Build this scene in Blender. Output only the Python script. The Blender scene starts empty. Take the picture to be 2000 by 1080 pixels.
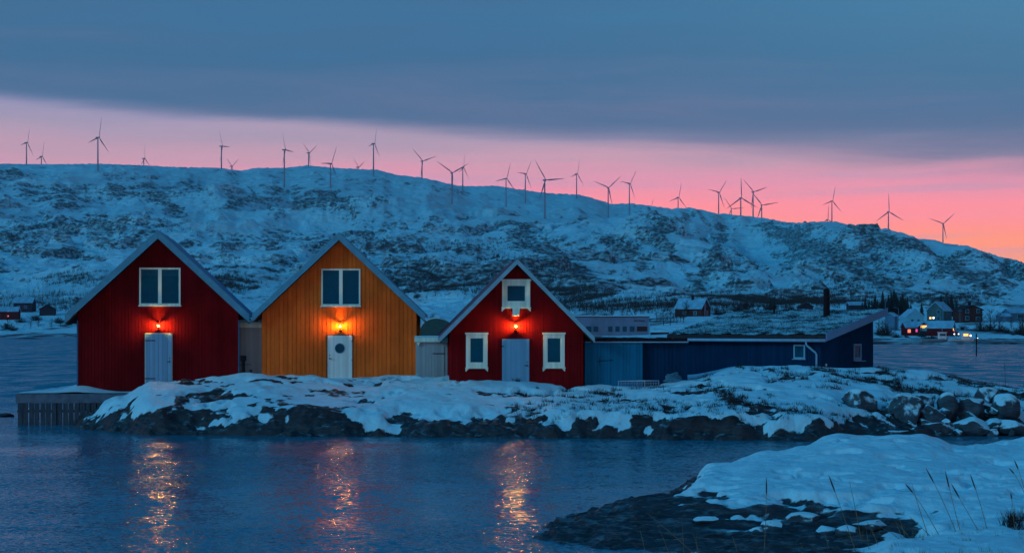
import bpy, bmesh, math, random
import numpy as np
from mathutils import Vector, Matrix
R = math.radians
random.seed(7)
S = bpy.context.scene
COL = S.collection

# ------------------------------------------------------------------ camera
F, HZ, CX, H = 3000.0, 640.0, 1000.0, 4.5        # focal length in photo px, horizon row, centre column, eye height (m)
cd = bpy.data.cameras.new('camera'); cam = bpy.data.objects.new('camera', cd); COL.objects.link(cam)
cd.sensor_width = 36; cd.lens = 36 * F / 2000; cd.shift_y = (HZ - 540) / 2000
cd.clip_start = 0.5; cd.clip_end = 20000
cam.location = (0, 0, H); cam.rotation_euler = (R(90), 0, 0)
S.camera = cam

def P(x, y, D):                                  # world point seen at photo pixel (x, y) at depth D
    return Vector(((x - CX) / F * D, D, H + (HZ - y) / F * D))

# ------------------------------------------------------------------ node helper
class NT:
    def __init__(s, tree):
        s.t = tree; s.n = tree.nodes; s.l = tree.links
    def __call__(s, kind, _out=0, **kw):
        n = s.n.new(kind)
        ins = {}
        for k, v in kw.items():
            if k.startswith('i_'): ins[k[2:]] = v
            else: setattr(n, k, v)
        for k, v in ins.items():
            sock = n.inputs[int(k)] if k.isdigit() else n.inputs[k.replace('_', ' ')]
            if isinstance(v, bpy.types.NodeSocket): s.l.new(v, sock)
            else: sock.default_value = v
        return n.outputs[_out] if len(n.outputs) else None
    def m(s, op, a, b=0.0, c=None, clamp=False):
        kw = {'i_0': a, 'i_1': b}
        if c is not None: kw['i_2'] = c
        return s('ShaderNodeMath', operation=op, use_clamp=clamp, **kw)
    def noise(s, vec, scale, detail=4, rough=.55, dist=0.0):
        return s('ShaderNodeTexNoise', i_Vector=vec, i_Scale=scale, i_Detail=detail, i_Roughness=rough, i_Distortion=dist)
    def mapv(s, vec, sc=(1, 1, 1)):
        return s('ShaderNodeMapping', i_Vector=vec, i_Scale=sc)
    def ramp(s, fac, stops, interp='LINEAR'):
        n = s.n.new('ShaderNodeValToRGB'); r = n.color_ramp; r.interpolation = interp
        while len(r.elements) < len(stops): r.elements.new(0.5)
        for e, (p, c) in zip(r.elements, stops):
            e.position = p
            e.color = (c, c, c, 1) if isinstance(c, (int, float)) else (*c[:3], 1)
        s.l.new(fac, n.inputs[0]); return n.outputs[0]
    def mix(s, fac, a, b):
        n = s.n.new('ShaderNodeMix'); n.data_type = 'RGBA'
        for sock, v in ((n.inputs[0], fac), (n.inputs[6], a), (n.inputs[7], b)):
            if isinstance(v, bpy.types.NodeSocket): s.l.new(v, sock)
            elif isinstance(v, (int, float)): sock.default_value = v
            else: sock.default_value = (*v[:3], 1)
        return n.outputs[2]
    def step(s, v, lo, hi):
        return s('ShaderNodeMapRange', interpolation_type='SMOOTHSTEP', i_Value=v, i_From_Min=lo, i_From_Max=hi)

def lin(r, g, b):
    f = lambda c: c / 255 / 12.92 if c <= 10 else ((c / 255 + .055) / 1.055) ** 2.4
    return (f(r), f(g), f(b))

# ------------------------------------------------------------------ world: dusk sky with a cloud bank over a pink clear strip
sd = bpy.data.lights.new('sun', 'SUN'); sun = bpy.data.objects.new('sun', sd); COL.objects.link(sun)      # last glow of the open sky on the left, very soft
sd.energy = 1.3; sd.angle = R(16); sd.color = (.13, .54, .84); sun.rotation_euler = (R(67), 0, R(-62))
W = bpy.data.worlds.new('World'); S.world = W; W.use_nodes = True
W.node_tree.nodes.clear(); n = NT(W.node_tree)
d = n('ShaderNodeTexCoord', 0)
sp = n.n.new('ShaderNodeSeparateXYZ'); n.l.new(d, sp.inputs[0]); dx, dy, dz = sp.outputs
hor = n.m('SQRT', n.m('ADD', n.m('MULTIPLY', dx, dx), n.m('ADD', n.m('MULTIPLY', dy, dy), 1e-4)))
e = n.m('DIVIDE', dz, hor)                                       # tan(elevation)
u = n.m('ARCTAN2', dx, n.m('ABSOLUTE', dy))                      # azimuth from straight ahead
streak = n.noise(n.mapv(d, (5, 5, 60)), 1.0, 5, .55, .3)
broad = n.noise(n.mapv(d, (2.2, 2.2, 9)), 1.6, 4, .5, .2)
st = n.m('SUBTRACT', streak, .5); br = n.m('SUBTRACT', broad, .5)
eb = n.m('MULTIPLY_ADD', u, -.047, .1265)                        # lower edge of the cloud bank, dipping to the right
eb = n.m('ADD', eb, n.m('MULTIPLY', br, .010))
w = n.m('SUBTRACT', eb, e)
s1 = n.m('MULTIPLY_ADD', w, 10.0, n.m('MULTIPLY', u, .42))
s1 = n.m('ADD', s1, n.m('MULTIPLY', st, .28))
clear = n.ramp(n.m('ADD', s1, .15), [(0.0, lin(140, 138, 172)), (.17, lin(164, 145, 167)), (.34, lin(197, 150, 168)),
        (.48, lin(228, 143, 165)), (.63, lin(253, 140, 150)), (.80, lin(255, 143, 128)), (.95, lin(255, 150, 105))])
cl = n.m('ADD', n.m('MULTIPLY', w, -1.0), n.m('MULTIPLY', st, .055))
cl = n.m('ADD', cl, n.m('MULTIPLY', br, .10))
wisp = n.noise(n.mapv(d, (3, 3, 38)), 1.3, 6, .62, .8)
cl = n.m('ADD', cl, n.m('MULTIPLY', n.m('SUBTRACT', wisp, .5), .075))
cloud = n.ramp(n.m('MULTIPLY_ADD', cl, 5.0, .02), [(0.0, lin(110, 122, 158)), (.07, lin(98, 119, 157)), (.20, lin(82, 116, 156)), (.30, lin(70, 113, 153)),
        (.42, lin(66, 116, 158)), (.60, lin(66, 124, 166)), (1.0, lin(48, 112, 170))])
cloud = n.mix(n.m('MULTIPLY', n.step(u, -.05, .45), n.step(e, .10, .26)), cloud, lin(78, 140, 176))
soft = n.m('MULTIPLY_ADD', n.step(u, -.15, .32), .015, .0042)       # the bank frays out towards the right
wv_ = n.m('ADD', n.m('ADD', w, n.m('MULTIPLY', st, .012)), n.m('MULTIPLY', n.m('MULTIPLY', n.m('SUBTRACT', wisp, .5), soft), 2.2))
edge = n.step(n.m('DIVIDE', wv_, soft), -1.0, 1.6)
band = n.noise(n.mapv(d, (4, 4, 90)), 1.0, 4, .5, .2)
clear = n.mix(n.m('MULTIPLY', n.step(band, .50, .66), .32), clear, lin(176, 150, 178))
clear = n('ShaderNodeVectorMath', operation='SCALE', i_0=clear, i_3=1.38)
front = n.mix(edge, cloud, clear)
zen = n.mix(n.step(e, .22, .9), front, (.003, .116, .285))
back = n.ramp(e, [(0.0, (.55, .40, .36)), (.07, (1.0, .60, .46)), (.15, (.72, .48, .42)), (.27, (.05, .18, .37)), (.7, (.003, .116, .285))])  # warm horizon band behind the camera, out of view, added to redden walls
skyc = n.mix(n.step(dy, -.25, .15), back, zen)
nishita = n('ShaderNodeTexSky', sky_type='NISHITA', sun_disc=False, sun_elevation=R(1.0), sun_rotation=R(25))
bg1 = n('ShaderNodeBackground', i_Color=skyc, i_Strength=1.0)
bg2 = n('ShaderNodeBackground', i_Color=nishita, i_Strength=0.002)
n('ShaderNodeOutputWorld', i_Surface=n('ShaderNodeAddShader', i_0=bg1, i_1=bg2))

S.view_settings.view_transform = 'Standard'; S.view_settings.look = 'None'
S.view_settings.exposure = 0.0; S.view_settings.gamma = 1.0
S.cycles.use_denoising = True
S.cycles.max_bounces = 6; S.cycles.diffuse_bounces = 2; S.cycles.glossy_bounces = 3
S.cycles.transparent_max_bounces = 12; S.cycles.volume_bounces = 0
S.cycles.sample_clamp_direct = 60.0; S.cycles.sample_clamp_indirect = 8.0

# ------------------------------------------------------------------ materials
MATS = {}
def material(name):
    m = bpy.data.materials.new(name); m.use_nodes = True; m.node_tree.nodes.clear()
    MATS[name] = m
    return m, NT(m.node_tree)
def finish(n, bsdf): n('ShaderNodeOutputMaterial', i_Surface=bsdf)
def pos(n): return n('ShaderNodeNewGeometry', 0)
def objc(n): return n('ShaderNodeTexCoord', 3)
def bump(n, h, strength=.3, dist=.02):
    return n('ShaderNodeBump', i_Height=h, i_Strength=strength, i_Distance=dist)

def plain(name, col, rough=.6, var=.18, scale=6.0, metal=0.0, bumpd=.004, stretch=(1, 1, 1)):
    m, n = material(name)
    v = n.mapv(objc(n), stretch)
    nz = n.noise(v, scale, 5, .6)
    c = n.mix(n.step(nz, .3, .7), tuple(x * (1 - var) for x in col), tuple(min(1, x * (1 + var)) for x in col))
    b = n('ShaderNodeBsdfPrincipled', i_Base_Color=c, i_Roughness=rough, i_Metallic=metal, i_Specular_IOR_Level=.25, i_Normal=bump(n, nz, .4, bumpd))
    finish(n, b); return m
def painted(name, col, rough=.55, fade=.35):                      # timber paint: grain along the boards, weathered streaks, grime at the foot
    m, n = material(name); p = objc(n)
    grain = n.noise(n.mapv(p, (30, 30, 1.2)), 1.0, 5, .6)
    patch = n.noise(n.mapv(p, (1, 1, .5)), .9, 4, .6)
    bd = n.noise(n.mapv(p, (4.6, .2, .02)), 1.0, 1, .5)
    c = n.mix(n.step(patch, .25, .75), tuple(x * (1 - fade) for x in col), tuple(min(1, x * 1.12) for x in col))
    c = n.mix(n.m('MULTIPLY', n.step(bd, .38, .62), .42), c, tuple(x * .55 for x in col))
    c = n.mix(n.m('MULTIPLY', n.step(grain, .5, .75), .25), c, tuple(x * .6 for x in col))
    finish(n, n('ShaderNodeBsdfPrincipled', i_Base_Color=c, i_Roughness=rough, i_Specular_IOR_Level=0.0, i_Normal=bump(n, grain, .5, .004))); return m
def emit(name, col, strength):
    m, n = material(name)
    finish(n, n('ShaderNodeEmission', i_Color=(*col, 1), i_Strength=strength)); return m

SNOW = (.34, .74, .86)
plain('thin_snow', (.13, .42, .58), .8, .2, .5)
painted('red_paint', (.18, .008, .012), fade=.5); painted('deep_red_paint', (.22, .009, .012), fade=.45)
painted('orange_paint', (.86, .175, .028), fade=.36)
painted('white_paint', (.64, .88, .76), fade=.06); painted('pale_door_paint', (.20, .44, .62), fade=.1)
painted('blue_door_paint', (.15, .40, .57), fade=.1); painted('white_door_paint', (.66, .84, .80), fade=.05)
painted('grey_wall_paint', (.33, .45, .47), fade=.15); painted('grey_board', (.06, .17, .30), fade=.2)
painted('navy_board', (.004, .040, .095), fade=.2); painted('light_board', (.010, .17, .30), fade=.15)
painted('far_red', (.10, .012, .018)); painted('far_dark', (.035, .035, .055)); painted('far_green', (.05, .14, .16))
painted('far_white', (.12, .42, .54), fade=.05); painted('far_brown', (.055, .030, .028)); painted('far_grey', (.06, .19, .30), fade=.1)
painted('rake_paint', (.13, .30, .46), fade=.08)
plain('roof_metal', (.10, .34, .52), .5, .1, 3, bumpd=.002); plain('barge_metal', (.075, .33, .46), .5, .12, 2.5)
plain('pink_roof', (.16, .13, .19), .55, .3, 4, stretch=(1, 6, 1))
plain('black_metal', (.012, .012, .016), .5, .3, 10); plain('gutter_metal', (.20, .42, .56), .45, .1, 4)
plain('galvanised', (.22, .40, .52), .45, .2, 20); plain('concrete', (.085, .14, .19), .85, .25, 2.2)
plain('pier_timber', (.035, .062, .085), .8, .4, 3, stretch=(6, 6, .6)); plain('tarred', (.02, .02, .025), .7, .3, 4)
plain('felt', (.008, .008, .012), .9, .4, 4); plain('green_tarp', (.015, .085, .085), .6, .2, 1.0)
plain('turbine_paint', (.20, .20, .27), .5, .05, .1, bumpd=0.0); plain('bark', (.035, .03, .03), .9, .3, 3)
plain('spruce', (.008, .018, .020), .9, .4, .8); plain('straw', (.16, .15, .09), .8, .3, 8); plain('seed_head', (.05, .045, .035), .9, .3, 8)
plain('warehouse_wall', (.11, .19, .29), .8, .15, .25); plain('hose', (.05, .22, .32), .5, .2, 5)
plain('boat_hull', (.14, .26, .34), .5, .15, .8); plain('boat_white', (.55, .62, .66), .45, .1, .8); plain('letter', (.01, .012, .02), .6, .1, 5)
plain('twig', (.018, .02, .022), .9, .4, 2)
emit('lamp_glow', (1.0, .46, .06), 3700.0); emit('lamp_glow_amber', (1.0, .37, .05), 2200.0)
emit('lit_warm', (1.0, .42, .10), 2.6); emit('lit_white', (1.0, .92, .8), 3.0); emit('lit_pink', (.9, .05, .25), 1.6); emit('lit_red', (1.0, .12, .05), 3.0)

def m_glass(name, sky_tint, rough=.06):
    m, n = material(name)
    p = objc(n)
    nb = n.noise(p, 1.3, 2)
    b = n('ShaderNodeBsdfPrincipled', i_Base_Color=(*sky_tint, 1), i_Roughness=rough, i_Specular_IOR_Level=.06, i_Normal=bump(n, nb, .25, .03))
    t = n('ShaderNodeBsdfTransparent', i_Color=(.55, .75, .82, 1))
    finish(n, n('ShaderNodeMixShader', i_0=.55, i_1=b, i_2=t)); return m
m_glass('glass', (.001, .14, .22))  # reflected sky blue put into the base colour of pane and backing
plain('dark_room', (.002, .15, .24), .9, .5, 1.5); plain('blind', (.34, .56, .60), .9, .1, 3)

m, n = material('snow'); p = pos(n)                               # plain snow cover
nz = n.noise(p, 2.2, 5, .6); n2 = n.noise(p, 14, 3, .6)
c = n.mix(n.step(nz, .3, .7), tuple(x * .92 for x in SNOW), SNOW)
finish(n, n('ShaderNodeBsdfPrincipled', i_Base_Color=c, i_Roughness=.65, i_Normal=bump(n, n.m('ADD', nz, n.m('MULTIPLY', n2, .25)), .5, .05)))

def snow_rock(name, rockcol, dust=.42, sc=1.0, e0=.38, e1=.62, lay=3, bs=.8):                   # uses the mesh attribute "snow" (how deep the snow lies over the rock)
    m, n = material(name); p = pos(n)
    a = n('ShaderNodeAttribute', 2, attribute_name='snow')
    nf = n.noise(p, 5 * sc, 5, .65); ng = n.noise(p, 22 * sc, 3, .6)
    f = n.m('ADD', a, n.m('MULTIPLY', n.m('SUBTRACT', nf, .5), .5))
    f = n.m('ADD', f, n.m('MULTIPLY', n.m('SUBTRACT', ng, .5), .22))
    f = n.step(f, e0, e1)
    rk = n.noise(n.mapv(p, (1, 1, lay)), 2.5 * sc, 7, .68)
    rc = n.mix(n.step(rk, .3, .72), tuple(x * .35 for x in rockcol), tuple(x * 1.5 for x in rockcol))
    up = n.n.new('ShaderNodeSeparateXYZ'); n.l.new(n('ShaderNodeNewGeometry', 1), up.inputs[0])
    du = n.noise(n.mapv(p, (1, 1.3, lay)), 2.4 * sc, 6, .72)
    du = n.m('MULTIPLY', n.step(du, .50, .66), n.step(up.outputs[2], .62, .93))
    rc = n.mix(n.m('MULTIPLY', du, dust), rc, SNOW)
    sn = n.mix(n.step(n.noise(p, 1.3 * sc, 4), .3, .7), tuple(x * .93 for x in SNOW), SNOW)
    c = n.mix(f, rc, sn)
    lump = n.noise(p, 1.9 * sc, 5, .55)
    hgt = n.m('ADD', n.m('MULTIPLY', rk, n.m('SUBTRACT', 1.0, n.m('MULTIPLY', f, .9))), n.m('ADD', n.m('MULTIPLY', ng, .10), n.m('MULTIPLY', lump, n.m('MULTIPLY', f, 1.3))))
    sepz = n.n.new('ShaderNodeSeparateXYZ'); n.l.new(p, sepz.inputs[0])
    wetf = n.step(sepz.outputs[2], .35, .9)
    rough = n.m('ADD', n.m('MULTIPLY', wetf, .35), .42)
    finish(n, n('ShaderNodeBsdfPrincipled', i_Base_Color=c, i_Roughness=n.mix(f, rough, (.65,) * 3), i_Normal=bump(n, hgt, bs, .12)))
    return m
snow_rock('shore_rock', (.010, .016, .024)); snow_rock('near_rock', (.008, .016, .028), .20, .8, .30, .72, 4, .9)

m, n = material('boulder_rock'); p = objc(n)                      # boulders: bare granite with snow lying on their upper faces
nrm = n('ShaderNodeNewGeometry', 1); sz = n.n.new('ShaderNodeSeparateXYZ'); n.l.new(nrm, sz.inputs[0])
nz = n.noise(p, 2.5, 6, .65); nk = n.noise(n.mapv(p, (1, 1, 2.5)), 1.6, 7, .7)
f = n.step(n.m('ADD', sz.outputs[2], n.m('MULTIPLY', n.m('SUBTRACT', nz, .5), 1.3)), .40, .66)
rc = n.mix(n.step(nk, .3, .7), (.006, .022, .034), (.030, .085, .115))
finish(n, n('ShaderNodeBsdfPrincipled', i_Base_Color=n.mix(f, rc, SNOW), i_Roughness=.75, i_Normal=bump(n, nk, .8, .12)))

m, n = material('turf'); p = objc(n)                              # sod roof: dead grass with thin snow
nz = n.noise(n.mapv(p, (.55, 1.0, 1)), .9, 8, .72, .5); nf = n.noise(p, 9, 5, .7)
f = n.step(n.m('ADD', nz, n.m('MULTIPLY', n.m('SUBTRACT', nf, .5), .7)), .37, .60)
finish(n, n('ShaderNodeBsdfPrincipled', i_Base_Color=n.mix(n.m('MULTIPLY', f, .85), (.008, .022, .026), SNOW), i_Roughness=.9, i_Specular_IOR_Level=.1, i_Normal=bump(n, n.m('ADD', nz, n.m('MULTIPLY', nf, .4)), 1, .2)))

m, n = material('hill'); p = pos(n)                               # far mountain: snow broken by rock, heath and birch scrub ("cover" attribute)
a = n('ShaderNodeAttribute', 2, attribute_name='cover')
dd = n('ShaderNodeVectorMath', 0, operation='MULTIPLY', i_0=p, i_1=(1, .8, 2.6))
big = n.noise(dd, 1 / 330., 5, .6, .4); mid = n.noise(dd, 1 / 70., 6, .68, .6); fin = n.noise(dd, 1 / 20., 4, .7)
vein = n.noise(n.mapv(p, (1, .45, 2)), 1 / 130., 6, .6, 1.2)
v = n.m('ADD', n.m('MULTIPLY', n.m('SUBTRACT', mid, .5), 1.15), n.m('ADD', n.m('MULTIPLY', n.m('SUBTRACT', fin, .5), 1.5), n.m('MULTIPLY', n.m('SUBTRACT', n.noise(dd, 1 / 8., 3, .7), .5), 1.1)))
v = n.m('ADD', v, n.m('MULTIPLY', n.m('SUBTRACT', .09, n.m('ABSOLUTE', n.m('SUBTRACT', vein, .5))), .7))
v = n.m('ADD', v, n.m('MULTIPLY', n.m('SUBTRACT', big, .5), .5))
v = n.m('ADD', v, a)
f = n.step(v, .30, .60)
scr = n.noise(dd, 1 / 9., 3, .6)
c = n.mix(n.step(n.noise(dd, 1 / 600., 3), .3, .7), tuple(x * .86 for x in SNOW), SNOW)
c = n.mix(n.m('MULTIPLY', f, n.step(scr, .22, .62), clamp=True), c, (.008, .018, .030))
finish(n, n('ShaderNodeBsdfPrincipled', i_Base_Color=c, i_Roughness=.85, i_Normal=bump(n, n.m('ADD', mid, n.m('MULTIPLY', fin, .4)), .7, 16.0)))

m, n = material('sea'); p = pos(n)                                # ruffled fjord water: facets tilted by a wave-slope field
w3 = n.noise(n.mapv(p, (.30, 1, 1)), .14, 4, .55, .6)             # calmer and rougher lanes
gust = n.m('MULTIPLY_ADD', n.step(w3, .36, .62), .90, .40)
def slopes(sc, detail, amp):
    t = n.n.new('ShaderNodeTexNoise'); n.l.new(n.mapv(p, sc), t.inputs['Vector']); t.inputs['Scale'].default_value = 1.0; t.inputs['Detail'].default_value = detail; t.inputs['Roughness'].default_value = .6
    c = n('ShaderNodeVectorMath', operation='SUBTRACT', i_0=t.outputs['Color'], i_1=(.5, .5, .5))
    return n('ShaderNodeVectorMath', operation='MULTIPLY', i_0=c, i_1=(amp, amp, 0))
sl_ = n('ShaderNodeVectorMath', operation='ADD', i_0=slopes((1.1, 1.9, 1), 3, .30), i_1=slopes((6.5, 10, 1), 3, 1.15))
sl_ = n('ShaderNodeVectorMath', operation='SCALE', i_0=sl_, i_3=gust)
yy = n.n.new('ShaderNodeSeparateXYZ'); n.l.new(p, yy.inputs[0])
opn = n.step(yy.outputs[1], 62, 110)                              # the open fjord behind the skerry is choppier than the sheltered inlet
sl_ = n('ShaderNodeVectorMath', operation='SCALE', i_0=sl_, i_3=n.m('MULTIPLY_ADD', opn, .4, 1.0))
swell = n('ShaderNodeVectorMath', operation='SCALE', i_0=slopes((.42, .13, 1), 4, .9), i_3=opn)
sl_ = n('ShaderNodeVectorMath', operation='ADD', i_0=sl_, i_1=n('ShaderNodeVectorMath', operation='ADD', i_0=swell, i_1=slopes((.55, .32, 1), 3, .22)))
tilt = n('ShaderNodeCombineXYZ', i_X=0.0, i_Y=n.m('MULTIPLY_ADD', opn, -.19, -.05), i_Z=1.0)
nr = n('ShaderNodeVectorMath', operation='NORMALIZE', i_0=n('ShaderNodeVectorMath', operation='ADD', i_0=sl_, i_1=tilt))
finish(n, n('ShaderNodeBsdfPrincipled', i_Base_Color=(.0, .165, .255, 1), i_Roughness=.09, i_IOR=1.25, i_Normal=nr))

# ------------------------------------------------------------------ mesh helpers
class MB:
    def __init__(s): s.v = []; s.f = []; s.mi = []; s.cur = 0
    def add(s, vs, fs):
        o = len(s.v); s.v += [tuple(v) for v in vs]
        for f in fs: s.f.append([o + i for i in f]); s.mi.append(s.cur)
    def box(s, x0, x1, y0, y1, z0, z1):
        s.add([(x0, y0, z0), (x1, y0, z0), (x1, y1, z0), (x0, y1, z0), (x0, y0, z1), (x1, y0, z1), (x1, y1, z1), (x0, y1, z1)],
              [(0, 3, 2, 1), (4, 5, 6, 7), (0, 1, 5, 4), (1, 2, 6, 5), (2, 3, 7, 6), (3, 0, 4, 7)])
    def prism(s, poly, y0, y1):                                   # polygon in x-z (counter-clockwise seen from -y), extruded along y
        k = len(poly)
        s.add([(x, y0, z) for x, z in poly] + [(x, y1, z) for x, z in poly],
              [list(range(k)), list(range(2 * k - 1, k - 1, -1))] + [((i + 1) % k, i, k + i, k + (i + 1) % k) for i in range(k)])
    def tube(s, pts, r, k=6, cap=True):
        pts = [Vector(p) for p in pts]; rs = r if isinstance(r, (list, tuple)) else [r] * len(pts)
        o = len(s.v); up = None
        for i, p in enumerate(pts):
            t = (pts[min(i + 1, len(pts) - 1)] - pts[max(i - 1, 0)]).normalized()
            a = (Vector((0, 0, 1)) if abs(t.z) < .9 else Vector((1, 0, 0))).cross(t).normalized()
            if up is not None and a.dot(up) < 0: a = -a
            up = a; b = t.cross(a)
            for j in range(k):
                an = 2 * math.pi * j / k
                s.v.append(tuple(p + (a * math.cos(an) + b * math.sin(an)) * rs[i]))
        for i in range(len(pts) - 1):
            for j in range(k):
                s.f.append([o + i * k + j, o + i * k + (j + 1) % k, o + (i + 1) * k + (j + 1) % k, o + (i + 1) * k + j]); s.mi.append(s.cur)
        if cap:
            s.f.append([o + j for j in reversed(range(k))]); s.mi.append(s.cur)
            e_ = o + (len(pts) - 1) * k
            s.f.append([e_ + j for j in range(k)]); s.mi.append(s.cur)
    def lathe(s, prof, c=(0, 0, 0), k=16):                        # profile [(r, z)] round the z axis
        o = len(s.v)
        for r, z in prof:
            for j in range(k):
                an = 2 * math.pi * j / k
                s.v.append((c[0] + r * math.cos(an), c[1] + r * math.sin(an), c[2] + z))
        for i in range(len(prof) - 1):
            for j in range(k):
                s.f.append([o + i * k + j, o + i * k + (j + 1) % k, o + (i + 1) * k + (j + 1) % k, o + (i + 1) * k + j]); s.mi.append(s.cur)
    def build(s, name, mats, parent=None, smooth=False, bevel=0.0):
        me = bpy.data.meshes.new(name); me.from_pydata(s.v, [], s.f)
        for mm in (mats if isinstance(mats, (list, tuple)) else [mats]): me.materials.append(MATS[mm])
        me.polygons.foreach_set('material_index', s.mi)
        if smooth: me.polygons.foreach_set('use_smooth', [True] * len(s.f))
        me.update()
        o = bpy.data.objects.new(name, me); COL.objects.link(o)
        if parent is not None: o.parent = parent
        if bevel:
            b = o.modifiers.new('bevel', 'BEVEL'); b.width = bevel; b.segments = 2; b.limit_method = 'ANGLE'
        return o

def tag(o, label, cat, group=None, kind=None):
    o['label'] = label; o['category'] = cat
    if group: o['group'] = group
    if kind: o['kind'] = kind
    return o
def thing(name, label, cat, loc=(0, 0, 0), rz=0.0, group=None):
    o = bpy.data.objects.new(name, None); COL.objects.link(o); o.empty_display_size = .3
    o.location = loc; o.rotation_euler = (0, 0, rz)
    return tag(o, label, cat, group)
def structure(o): o['kind'] = 'structure'; return o
def copy_tree(o, parent=None):
    c = o.copy(); COL.objects.link(c)
    if parent is not None: c.parent = parent
    for ch in list(o.children): copy_tree(ch, c)
    return c

# ---- numpy noise
def _h(ix, iy, seed):
    h_ = (ix.astype(np.int64) * 374761393 + iy.astype(np.int64) * 668265263 + seed * 974634777) & 0xffffffff
    h_ = ((h_ ^ (h_ >> 13)) * 1274126177) & 0xffffffff
    return ((h_ ^ (h_ >> 16)) & 0xffff) / 65535.0
def vnoise(x, y, seed=0):
    ix = np.floor(x); iy = np.floor(y); fx = x - ix; fy = y - iy
    fx = fx * fx * fx * (fx * (fx * 6 - 15) + 10); fy = fy * fy * fy * (fy * (fy * 6 - 15) + 10)
    a = _h(ix, iy, seed); b = _h(ix + 1, iy, seed); c_ = _h(ix, iy + 1, seed); d_ = _h(ix + 1, iy + 1, seed)
    return (a + (b - a) * fx) * (1 - fy) + (c_ + (d_ - c_) * fx) * fy
def fbm(x, y, octv=5, seed=0, rough=.5):
    t = np.zeros_like(x); amp = 1.0; tot = 0.0
    ca, sa = math.cos(.6), math.sin(.6)
    for k in range(octv):
        t += amp * vnoise(x, y, seed + k * 17); tot += amp; amp *= rough
        x, y = (ca * x - sa * y) * 2.03 + 7.1, (sa * x + ca * y) * 2.03 + 3.7
    return t / tot                                                # 0..1
def ridged(x, y, octv=4, seed=0, rough=.5):
    t = np.zeros_like(x); amp = 1.0; tot = 0.0
    ca, sa = math.cos(.6), math.sin(.6)
    for k in range(octv):
        t += amp * (1 - np.abs(2 * vnoise(x, y, seed + k * 13) - 1)); tot += amp; amp *= rough
        x, y = (ca * x - sa * y) * 2.05 + 1.7, (sa * x + ca * y) * 2.05 + 9.2
    return t / tot
def sstep(a, b, x):
    t = np.clip((x - a) / (b - a), 0, 1); return t * t * (3 - 2 * t)
def grid_mesh(name, X, Y, Z, mat, attrs=None):
    r, c_ = X.shape
    me = bpy.data.meshes.new(name)
    co = np.stack([X, Y, Z], -1).reshape(-1, 3).astype(np.float32)
    idx = np.arange(r * c_).reshape(r, c_)
    q = np.stack([idx[:-1, :-1], idx[:-1, 1:], idx[1:, 1:], idx[1:, :-1]], -1).reshape(-1, 4)
    me.vertices.add(len(co)); me.vertices.foreach_set('co', co.ravel())
    me.loops.add(q.size); me.loops.foreach_set('vertex_index', q.ravel().astype(np.int32))
    me.polygons.add(len(q)); me.polygons.foreach_set('loop_start', np.arange(0, q.size, 4, dtype=np.int32))
    me.polygons.foreach_set('loop_total', np.full(len(q), 4, dtype=np.int32))
    me.polygons.foreach_set('use_smooth', np.ones(len(q), dtype=bool))
    me.update(calc_edges=True)
    for k, v in (attrs or {}).items():
        at = me.attributes.new(k, 'FLOAT', 'POINT'); at.data.foreach_set('value', v.ravel().astype(np.float32))
    me.materials.append(MATS[mat])
    o = bpy.data.objects.new(name, me); COL.objects.link(o); return o
def table(xk, knots, x, D):                                       # knots[i] = list of (D, value) at column xk[i]; bilinear in between
    Ds = D; out = np.zeros_like(D)
    vals = []
    for kn in knots:
        a_ = np.array(kn, float); vals.append(np.interp(Ds, a_[:, 0], a_[:, 1]))
    vals = np.stack(vals, 0)
    xi = np.clip(np.interp(x, xk, np.arange(len(xk))), 0, len(xk) - 1.000001)
    i0 = xi.astype(int); f_ = xi - i0; f_ = f_ * f_ * (3 - 2 * f_)
    return np.take_along_axis(vals, i0[None], 0)[0] * (1 - f_) + np.take_along_axis(vals, i0[None] + 1, 0)[0] * f_

# ------------------------------------------------------------------ sea
mb = MB(); mb.add([(-6000, -300, 0), (6000, -300, 0), (6000, 9000, 0), (-6000, 9000, 0)], [(0, 1, 2, 3)])
structure(mb.build('sea', 'sea'))

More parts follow.
